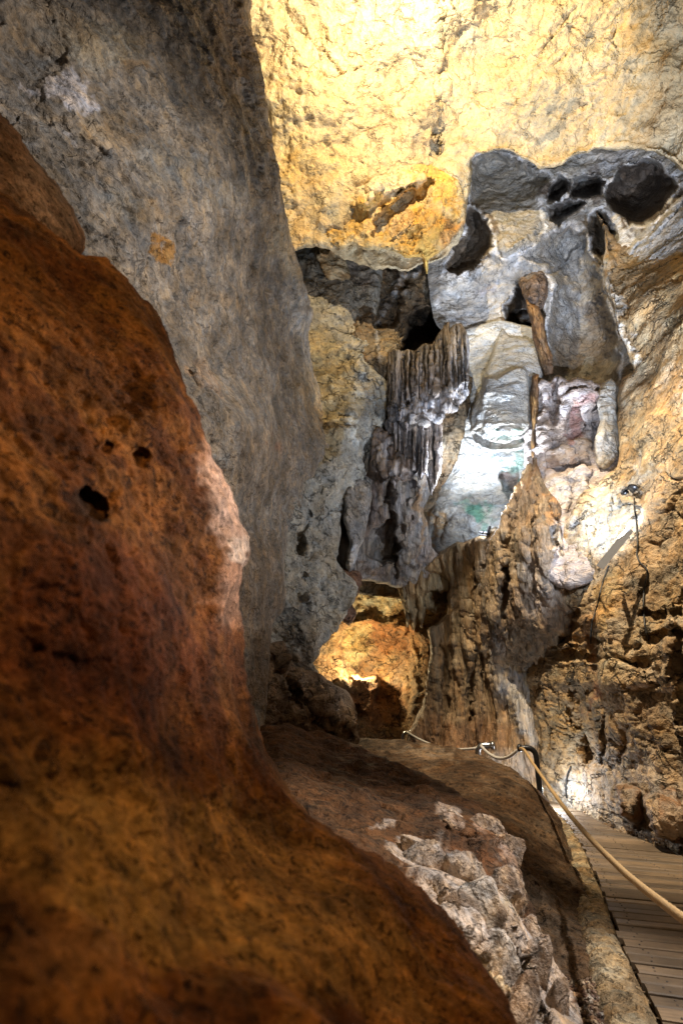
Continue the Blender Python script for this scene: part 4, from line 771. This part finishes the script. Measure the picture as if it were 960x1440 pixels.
ac = node(t, 'ShaderNodeAttribute', _attribute_name='Col'); uv = node(t, 'ShaderNodeAttribute', _attribute_name='grain')
mp = node(t, 'ShaderNodeMapping'); mp.inputs['Scale'].default_value = (1.2, 22, 1); L(uv.outputs['Vector'], mp.inputs[0])
n1 = node(t, 'ShaderNodeTexNoise', Scale=3., Detail=6., Roughness=.7, Distortion=.6); L(mp.outputs[0], n1.inputs['Vector'])
g2 = node(t, 'ShaderNodeNewGeometry'); n2 = node(t, 'ShaderNodeTexNoise', Scale=2.6, Detail=6., Roughness=.65); L(g2.outputs['Position'], n2.inputs['Vector'])
mr = node(t, 'ShaderNodeMapRange'); mr.inputs[1].default_value = .3; mr.inputs[2].default_value = .7; mr.inputs[3].default_value = .62; mr.inputs[4].default_value = 1.3; L(n1.outputs['Fac'], mr.inputs[0])
mr2 = node(t, 'ShaderNodeMapRange'); mr2.inputs[1].default_value = .3; mr2.inputs[2].default_value = .7; mr2.inputs[3].default_value = .6; mr2.inputs[4].default_value = 1.35; L(n2.outputs['Fac'], mr2.inputs[0])
mm = node(t, 'ShaderNodeMath', _operation='MULTIPLY'); L(mr.outputs[0], mm.inputs[0]); L(mr2.outputs[0], mm.inputs[1])
sv = node(t, 'ShaderNodeVectorMath', _operation='SCALE'); L(ac.outputs['Color'], sv.inputs[0]); L(mm.outputs[0], sv.inputs['Scale']); L(sv.outputs[0], b.inputs['Base Color'])
bp = node(t, 'ShaderNodeBump', Strength=.35, Distance=.004); L(n1.outputs['Fac'], bp.inputs['Height']); L(bp.outputs[0], b.inputs['Normal'])
vs, fs, cs, gr, scr = [], [], [], [], []
NP = 72; rr = random.Random(4)
# boards tilt: the right end is nearer to us than the left end
for k in range(NP):
    s0 = k / NP + .0006; s1 = (k + 1) / NP - .0013
    a0, a1 = poly_at(EL, s0), poly_at(EL, s1); b0, b1 = poly_at(ER, s0), poly_at(ER, s1)
    z = .0 + rr.uniform(-.004, .004); tl = rr.uniform(-.003, .003); c = rr.uniform(.6, 1.3); off = len(vs); R0 = rr.uniform(0, 50)
    exl = rr.uniform(-.015, .015); nseg = 10
    for i in range(nseg + 1):
        u = i / nseg; p0 = a0 + (b0 - a0) * u; p1 = a1 + (b1 - a1) * u
        if i == 0:
            d = (b0 - a0) / np.hypot(*(b0 - a0)); p0 = p0 + d * exl; p1 = p1 + d * exl
        w = np.hypot(*(p1 - p0)); e = (p1 - p0) / w * min(.006, w * .1)
        for (p, zz) in ((p0, -.035), (p0, z - .005), (p0 + e, z + tl), (p1 - e, z - tl), (p1, z - .005), (p1, -.035)):
            vs.append((p[0], p[1], zz)); cs.append((.165 * c, .112 * c, .066 * c, 1)); gr.append((u * 2.2 + R0, (np.hypot(*(p - p0))) + R0, 0))
    for i in range(nseg):
        for j in range(5):
            A = off + i * 6 + j; fs.append((A, A + 6, A + 7, A + 1))
    fs.append(tuple(off + j for j in range(6))); fs.append(tuple(off + nseg * 6 + j for j in range(6))[::-1])
    for u in (.05, .5, .95):
        for q in (.28, .72):
            p = (a0 + (b0 - a0) * u) * (1 - q) + (a1 + (b1 - a1) * u) * q
            scr.append((p[0] + rr.uniform(-.02, .02), p[1], z + .001))
o = link_mesh('boardwalk', vs, fs, M_plank, None, False, (2.3, 5, 0)); tag(o, kind='structure')
o.data.attributes.new('Col', 'FLOAT_COLOR', 'POINT').data.foreach_set('color', np.array(cs, np.float32).ravel())
o.data.attributes.new('grain', 'FLOAT_VECTOR', 'POINT').data.foreach_set('vector', np.array(gr, np.float32).ravel())
M_screw = plain_mat('rusty screw', (.07, .055, .045), .6, .4)
sv_, sf_ = [], []
for (x, y, z) in scr:
    k = len(sv_)
    for r_, zz in ((.006, -.004), (.006, .002), (.003, .003)):
        for i in range(8): sv_.append((x + r_ * math.cos(i * math.pi / 4), y + r_ * math.sin(i * math.pi / 4), z + zz))
    for rg in range(2):
        for i in range(8): sf_.append((k + rg * 8 + i, k + rg * 8 + (i + 1) % 8, k + rg * 8 + 8 + (i + 1) % 8, k + rg * 8 + 8 + i))
    sf_.append(tuple(k + 16 + i for i in range(8)))
o2 = link_mesh('screws', sv_, sf_, M_screw, None); o2.parent = o; o2.location = o2.location - o.location; o2['kind'] = 'stuff'

# mortared kerb along the left edge of the boards
NK = 700; W = 15
kv = []
for i in range(NK):
    s = i / (NK - 1); c0 = poly_at(EL, s); c1 = poly_at(EL, min(1, s + .004)); c0_ = poly_at(EL, max(0, s - .004))
    tdir = (c1 - c0_) / np.hypot(*(c1 - c0_)); nrm = np.array([-tdir[1], tdir[0]])
    wd = .25 * (1.15 - .75 * s)
    for j in range(W):
        u = j / (W - 1); p = c0 + nrm * (.012 + u * wd)
        z = np.interp(u, [0, .04, .3, .7, .9, 1], [-.03, .0, .010, .0, -.03, -.08])
        kv.append((p[0], p[1], z))
kv = np.array(kv); kk = np.arange(NK * W).reshape(NK, W)
Qk = np.stack([kk[:-1, :-1], kk[1:, :-1], kk[1:, 1:], kk[:-1, 1:]], -1).reshape(-1, 4)
n_ = h_facet(kv, (9, 9, 9), .015, 3) + h_fbm(kv, (9, 9, 9), .012) + h_ridge(kv, (4, 16, 4), .02); kv[:, 2] += n_; kv[:, 0] += .6 * h_fbm(kv + 5, (10, 10, 10), .02)
o = link_mesh('path_kerb', kv, Qk, M_kerb); tag(o, kind='structure')
C = np.ones((len(kv), 4)); w = sstep(-.2, .3, fbm(kv * 3, 4, 8))[:, None]; C[:, :3] = np.array((.24, .165, .09)) * (1 - w) + np.array((.38, .29, .18)) * w
o.data.attributes.new('Col', 'FLOAT_COLOR', 'POINT').data.foreach_set('color', C.astype(np.float32).ravel())

# dirt strip and gravel
def pebbles(name, pts, rmin, rmax, seed, mat, cols):
    rr = random.Random(seed); v, f, c = [], [], []
    ico = bmesh.new(); bmesh.ops.create_icosphere(ico, subdivisions=1, radius=1.); iv = [Vector(x.co) for x in ico.verts]; fi = [[x.index for x in y.verts] for y in ico.faces]; ico.free()
    for (x, y, z) in pts:
        r = rmin + (rmax - rmin) * rr.random() ** 2; k = len(v); M = Matrix.Rotation(rr.uniform(0, 6), 3, Vector((rr.random(), rr.random(), rr.random() + .1)).normalized())
        s = Vector((rr.uniform(.7, 1.3), rr.uniform(.7, 1.3), rr.uniform(.5, .9))); col = rr.choice(cols); q = rr.uniform(.7, 1.2)
        for p in iv:
            p = p * rr.uniform(.82, 1.12); p = M @ Vector((p.x * s.x, p.y * s.y, p.z * s.z)); v.append((x + p.x * r, y + p.y * r, z + p.z * r)); c.append((*[a * q for a in col], 1))
        f += [[k + a for a in t_] for t_ in fi]
    o = link_mesh(name, v, f, mat, None, False); o['kind'] = 'stuff'
    o.data.attributes.new('Col', 'FLOAT_COLOR', 'POINT').data.foreach_set('color', np.array(c, np.float32).ravel()); return o
rr = random.Random(12); pts = []
for i in range(1500):
    px, py = rr.uniform(770, 850), rr.uniform(1370, 1470)
    if px > 842 - abs(py - 1400) * .1 + 12: continue
    p = gp(px, py, -.02); pts.append((p[0], p[1], -.05 + rr.uniform(-.02, .02)))
pebbles('gravel', pts, .006, .022, 3, M_pale, [(.22, .14, .09), (.3, .21, .14), (.12, .07, .05), (.4, .32, .25)])
pts = []
for i in range(900):
    s = rr.random(); p = poly_at(ER, s); pts.append((p[0] + rr.uniform(-.03, .45), p[1] + rr.uniform(-.1, .1), -.04 + rr.uniform(-.03, .03)))
pebbles('gravel', pts, .006, .026, 5, M_pale, [(.22, .15, .1), (.3, .22, .15), (.15, .1, .07)])

# ------------------------------------------------------------------ handrail
M_steel = plain_mat('brushed steel', (.42, .42, .43), .28, 1., .1, 40., .1, (1, 1, .1))
M_dark = plain_mat('dark steel', (.035, .035, .038), .35, .7, .2, 30., .1)
M_rope = plain_mat('tan rope sheath', (.42, .27, .12), .75, 0, .2, 60., .5)
M_cord = plain_mat('pale rope', (.50, .46, .42), .6, 0, .15, 60., .3)
M_black = plain_mat('black cable', (.018, .017, .017), .5, 0, .2, 30., .1)
def post(name, label, top, r, mat, lean, base_z=-.1, hook=.16):
    """bent tube: upright, then a round bend into a short arm whose end carries the rope"""
    T = Vector(top); d = Vector(lean).normalized(); root = empty(name, (T.x, T.y, base_z)); tag(root, label, 'handrail post', 'handrail posts')
    up = [Vector((T.x, T.y, z)) for z in np.linspace(base_z, T.z - .1, 8)]
    bend = [Vector((T.x, T.y, T.z - .1)) + d * (.1 * (1 - math.cos(a))) + Vector((0, 0, .1 * math.sin(a))) for a in np.linspace(0, math.pi / 2, 9)[1:]]
    arm = [bend[-1] + d * x for x in (hook * .5, hook)]
    vs, fs = tube(up + bend + arm, r, 14)
    o = link_mesh('tube', np.array(vs) - np.array(root.location), fs, mat, root)
    vs, fs = tube([Vector((0, 0, 0)) + Vector((0, 0, z)) for z in (.0, .05, .055, .12)], [r * 2.2, r * 2.2, r * 1.25, r * 1.2], 14); link_mesh('base_plate', vs, fs, mat, root)
    e = arm[-1] - Vector(root.location)
    vs, fs = tube([e - d * .02, e + d * .02, e + d * .035], [r * 1.35, r * 1.35, r * .9], 14); link_mesh('end_cap', vs, fs, mat, root)
    return arm[-1]
P1 = V(752, 1052, 7.9); e1 = post('handrail_post', 'bent handrail post darkened like a silhouette where the tan rope ends', (P1.x, P1.y, P1.z), .036, M_dark, (-1, .25, 0), -.1, .1)  # silhouette against the low lamp is put into its dark steel
P2 = V(671, 1048, 9.0); e2 = post('handrail_post', 'bright steel hook post between the two pale rope spans', (P2.x, P2.y, P2.z), .045, M_steel, (1, -.25, 0), -.1, .12)
P3 = V(566, 1030, 11.4); e3 = post('handrail_post', 'small far steel post in front of the alcove', (P3.x, P3.y, P3.z), .034, M_steel, (1, -.3, 0), -.1, .06)
E1 = V(728, 1054, 8.0)
def sag(a, b, s, n=24):
    return [a.lerp(b, i / n) - Vector((0, 0, s * 4 * (i / n) * (1 - i / n))) for i in range(n + 1)]
near = [E1, V(736, 1054, 7.7), V(752, 1078, 6.9), V(800, 1145, 5.0), V(865, 1215, 3.4), V(960, 1292, 2.2), V(1120, 1400, 1.35)]
def laid(path, r, sides=14, lay=.055):
    """three strand rope"""
    P = [Vector(p) for p in path]; s_ = [0.]
    for a, b in zip(P, P[1:]): s_.append(s_[-1] + (b - a).length)
    n = int(s_[-1] / .010); q = np.linspace(0, s_[-1], n); A_ = np.array([p[:] for p in P]); X = np.stack([np.interp(q, s_, A_[:, i]) for i in range(3)], -1)
    v, f = tube(X, r, sides); v = np.array(v).reshape(n, sides, 3); ang = np.arange(sides) * 2 * math.pi / sides
    k_ = .88 + .12 * np.abs(np.cos(1.5 * (ang[None, :] - 2 * math.pi * q[:, None] / (3 * lay))))
    v = X[:, None, :] + (v - X[:, None, :]) * k_[..., None]
    return v.reshape(-1, 3), f
vs, fs = laid(bez(near, 14), .018); tag(link_mesh('rope', vs, fs, M_rope), 'taut tan rope running over the boardwalk towards the viewer', 'rope', 'handrail ropes')
vs, fs = tube(sag(V(676, 1049, 8.95), E1, .14), .022, 10); tag(link_mesh('rope', vs, fs, M_cord), 'short sagging pale rope between the hook post and the dark post', 'rope', 'handrail ropes')
vs, fs = tube(sag(V(572, 1029, 11.3), V(670, 1052, 9.0), .12), .02, 10); tag(link_mesh('rope', vs, fs, M_cord), 'long pale rope sagging from the far small post to the hook post', 'rope', 'handrail ropes')

# ------------------------------------------------------------------ lamps and cables
# tube lamp on the right wall
root = empty('tube_lamp', V(863, 771, 6.55)); tag(root, 'slim grey tube lamp slanting across the glaring white patch of wall', 'lamp')
A, B = V(844, 796, 6.55), V(884, 746, 6.4); R0 = Vector(root.location)
ax = (B - A).normalized(); toward = (Vector((0, 0, CAMZ)) - R0).normalized(); side = ax.cross(toward).normalized()
if side.x > 0: side = -side            # up and to the left, where it throws its light
def bar(a, b, w, h, u, v, name, mat, parent, bev=.006):
    bm = bmesh.new(); L_ = (b - a).length; d = (b - a).normalized()
    bmesh.ops.create_cube(bm, size=1.)
    for x in bm.verts: x.co = a + d * ((x.co.x + .5) * L_) + u * (x.co.y * w) + v * (x.co.z * h) - R0
    bmesh.ops.bevel(bm, geom=bm.edges[:], offset=bev, segments=2, affect='EDGES'); bmesh.ops.recalc_face_normals(bm, faces=bm.faces[:])
    me = bpy.data.meshes.new(name); bm.to_mesh(me); bm.free(); me.materials.append(mat); o = bpy.data.objects.new(name, me); COL.objects.link(o); o.parent = parent; return o
M_house = plain_mat('grey lamp housing', (.38, .39, .44), .4, 0., .1, 30., .05)
M_lit = plain_mat('lit lamp cover', (.8, .8, .8), .4, 0, 0, 5., 0, emit=(.86, .92, 1.), emit_s=25.)
bar(A, B, .064, .06, side, toward, 'housing', M_house, root, .014)
bar(A + ax * .03 + side * .03 - toward * .012, B - ax * .03 + side * .03 - toward * .012, .02, .03, side, toward, 'diffuser', M_lit, root, .006)
bar(A - ax * .012, A + ax * .012, .067, .063, side, toward, 'end_cap', M_house, root, .008); bar(B - ax * .012, B + ax * .012, .067, .063, side, toward, 'end_cap', M_house, root, .008)
bar(A + ax * .16 - toward * .30, A + ax * .16 - toward * .02, .03, .03, side, ax, 'bracket', M_dark, root, .004)

def wall_cable(pts, r, label):
    """cable lying on the wall: follows the nearest stone along its way"""
    dg = bpy.context.evaluated_depsgraph_get(); pa = np.array(pts, float)
    sl = np.r_[0, np.cumsum(np.hypot(*np.diff(pa, axis=0).T))]; n = max(8, int(sl[-1] / 3)); q = np.linspace(0, sl[-1], n)
    xs, ys = np.interp(q, sl, pa[:, 0]), np.interp(q, sl, pa[:, 1])
    for _ in range(2):
        xs[1:-1] = (xs[:-2] + 2 * xs[1:-1] + xs[2:]) / 4; ys[1:-1] = (ys[:-2] + 2 * ys[1:-1] + ys[2:]) / 4
    O = Vector((0, 0, CAMZ)); D = []
    for x, y in zip(xs, ys):
        hit, loc, nrm, _, ob, _ = sc.ray_cast(dg, O, Vector(ray(x, y).tolist()).normalized()); D.append((loc - O).length)
    D = np.array(D); m = np.array([D[max(0, i - 1):i + 2].min() for i in range(n)]); m = np.array([m[max(0, i - 1):i + 2].mean() for i in range(n)]); m = np.minimum(m, D) - r * 1.3
    P = [O + Vector(ray(x, y).tolist()).normalized() * float(d) for x, y, d in zip(xs, ys, m)]
    vs, fs = tube(bez(P, 3), r, 8); tag(link_mesh('cable', vs, fs, M_black), label, 'cable', 'cables on the wall')
bpy.context.view_layer.update()
wall_cable([(855, 795), (851, 806), (847, 818), (843, 834), (840, 850), (836, 862), (832, 874), (830, 890), (830, 905)], .011, 'black cable dropping from the lower end of the tube lamp')
wall_cable([(891, 700), (891, 715), (894, 730), (895, 750), (896, 768), (894, 780), (899, 792), (908, 798), (911, 808), (906, 820), (904, 840), (904, 860), (906, 880), (911, 900)], .010, 'black cable winding down the wall right of the tube lamp')
wall_cable([(802, 1078), (797, 1090), (795, 1104), (796, 1122)], .014, 'short black cable bowed against the pale foot of the wall')
# floodlight shell above the tube lamp
c = V(884, 692, 6.75); root = empty('spotlight', c); tag(root, 'small dark curved spotlight shell tucked in the wall above the tube lamp', 'lamp')
vs, fs = [], []
for i in range(15):
    a = math.pi * (i / 14) * .85 + .1
    for j, (rr_, yy) in enumerate(((.085, -.10), (.085, .06), (.066, .06), (.066, -.10))):
        vs.append((rr_ * math.cos(a) , yy, rr_ * math.sin(a) * .9))
for i in range(14):
    for j in range(4): fs.append((i * 4 + j, i * 4 + (j + 1) % 4, i * 4 + 4 + (j + 1) % 4, i * 4 + 4 + j))
fs += [(0, 1, 2, 3), (59, 58, 57, 56)]
link_mesh('shade', vs, fs, M_dark, root)
vs, fs = tube([(0, .06, .03), (0, .16, .04)], .03, 10); link_mesh('mount', vs, fs, M_dark, root)
# floodlight behind the brown ridge
c = V(684, 748, 9.8); root = empty('floodlight', c); tag(root, 'small floodlight on a bracket beside the green algae, behind the brown ridge', 'lamp')
def boxm(name, lo, hi, mat, parent, rot=0):
    x0, y0, z0 = lo; x1, y1, z1 = hi
    v = [(x, y, z) for x in (x0, x1) for y in (y0, y1) for z in (z0, z1)]
    f = [(0, 1, 3, 2), (4, 6, 7, 5), (0, 4, 5, 1), (2, 3, 7, 6), (0, 2, 6, 4), (1, 5, 7, 3)]
    me = bpy.data.meshes.new(name); bm = bmesh.new(); bv = [bm.verts.new(Matrix.Rotation(rot, 3, 'Y') @ Vector(p)) for p in v]
    for q in f: bm.faces.new([bv[i] for i in q])
    bmesh.ops.recalc_face_normals(bm, faces=bm.faces[:]); bmesh.ops.bevel(bm, geom=bm.edges[:], offset=min(hi[i] - lo[i] for i in range(3)) * .15, segments=2, affect='EDGES')
    bm.to_mesh(me); bm.free(); me.materials.append(mat); o = bpy.data.objects.new(name, me); COL.objects.link(o); o.parent = parent; return o
boxm('housing', (.0, -.05, -.06), (.05, .05, .12), M_dark, root, .35); boxm('arm', (-.16, -.02, -.03), (.0, .02, -.005), M_house, root, .1); boxm('arm', (-.14, -.02, -.085), (.0, .02, -.06), M_house, root, .1)
boxm('bracket', (-.07, -.02, -.085), (-.045, .02, -.005), M_dark, root, .5)

# ------------------------------------------------------------------ light
def lamp(name, kind, loc, col, w, target=None, **kw):
    l = bpy.data.lights.new(name, kind); l.color = col; l.energy = w
    for k, v in kw.items(): setattr(l, k, v)
    o = bpy.data.objects.new(name, l); COL.objects.link(o); o.location = loc
    if target is not None: o.rotation_euler = (Vector(target) - Vector(loc)).to_track_quat('-Z', 'Y').to_euler()
    return o
WARM = (1., .79, .46); COOL = (.80, .89, 1.)
rl = lamp('warm_roof_lamp', 'SPOT', V(560, -130, 4.15), WARM, 1650, spot_size=math.radians(136), spot_blend=.22, shadow_soft_size=.05)
rl.rotation_euler = Vector((.12, math.cos(.45), math.sin(.45))).to_track_quat('-Z', 'Y').to_euler()
lamp('warm_patch_fill', 'SPOT', V(700, 20, 4.9), WARM, 800, V(470, 560, 9.2), spot_size=math.radians(12), spot_blend=.2, shadow_soft_size=.03)  # added spot, standing in for roof lamp light on the warm patch
lamp('algae_lamp', 'POINT', V(682, 738, 9.75), COOL, 20, shadow_soft_size=.05)
lamp('algae_lamp_beam', 'SPOT', V(688, 732, 9.0), COOL, 1100, V(672, 470, 8.6), spot_size=math.radians(125), spot_blend=.9, shadow_soft_size=.05)
lamp('tube_light', 'AREA', (A + B) / 2 + side * .06 - toward * .03, COOL, 110, (A + B) / 2 + side * 1. - toward * .45 + Vector((0, 0, .4)), shape='RECTANGLE', size=.05, size_y=.42)
lamp('alcove_lamp', 'POINT', V(506, 941, 13.2), (1., .80, .46), 150, shadow_soft_size=.05)
lamp('low_lamp', 'POINT', V(774, 1112, 8.6), COOL, 40, shadow_soft_size=.04)
lamp('side_fill', 'SPOT', (3.6, 1.0, 6.0), (1., .93, .86), 1050, V(230, 420, 3.8), spot_size=math.radians(62), spot_blend=.9, shadow_soft_size=.12)  # unseen fill added from the right for the grey pillar
lamp('outcrop_lamp', 'SPOT', (3.0, 2.2, 4.2), (1., .94, .88), 1150, V(700, 1280, 3.), spot_size=math.radians(46), spot_blend=.8, shadow_soft_size=.06)
lamp('rim_fill', 'SPOT', (2.6, 3.0, 3.0), (1., .92, .86), 800, V(338, 730, 1.42), spot_size=math.radians(18), spot_blend=.9, shadow_soft_size=.08)  # added narrow spot that brightens the near rock's right rim
lamp('right_wall_fill', 'SPOT', V(560, -140, 4.0), (1., .84, .60), 8200, V(840, 900, 7.5), spot_size=math.radians(40), spot_blend=.6, shadow_soft_size=.05)  # added fill beam beside the roof lamp to lift the right wall
lamp('hollow_fill', 'SPOT', V(1015, 640, 4.5), (.80, .87, 1.), 2600, V(780, 310, 8.6), spot_size=math.radians(56), spot_blend=.8, shadow_soft_size=.05)  # added out-of-frame fill for the hollows under the roof edge
lamp('near_fill', 'AREA', (.6, .1, 3.2), (1., .72, .38), 22, (.0, .8, 1.0), shape='DISK', size=.4)  # added warm fill over the near rock
lamp('side_fill_upper', 'SPOT', (1.2, 3.0, 1.6), (.78, .87, 1.), 1500, V(720, 410, 9), spot_size=math.radians(58), spot_blend=.9, shadow_soft_size=.08)  # added cool fill for the upper grey walls

w = bpy.data.worlds.new('World'); sc.world = w; w.use_nodes = True
bg = w.node_tree.nodes['Background']; bg.inputs[0].default_value = (1., .88, .76, 1); bg.inputs[1].default_value = .045

# ------------------------------------------------------------------ camera and render
cam = bpy.data.cameras.new('camera'); co = bpy.data.objects.new('camera', cam); COL.objects.link(co); sc.camera = co
cam.sensor_fit = 'VERTICAL'; cam.sensor_height = 36; cam.lens = 36 * F / 1440.; cam.clip_start = .05; cam.clip_end = 200
co.location = (0, 0, CAMZ); co.rotation_euler = (math.pi / 2 + TH, 0, 0)
cam.dof.use_dof = True; cam.dof.focus_distance = 7.; cam.dof.aperture_fstop = 2.8
sc.view_settings.view_transform = 'Standard'; sc.view_settings.look = 'None'; sc.view_settings.exposure = 0; sc.view_settings.gamma = 1
sc.cycles.use_denoising = True; sc.cycles.denoiser = 'OPENIMAGEDENOISE'; sc.cycles.denoising_input_passes = 'RGB_ALBEDO_NORMAL'; sc.cycles.denoising_prefilter = 'NONE'; sc.cycles.max_bounces = 5; sc.cycles.diffuse_bounces = 2; sc.cycles.use_adaptive_sampling = False; sc.cycles.sample_clamp_indirect = 6
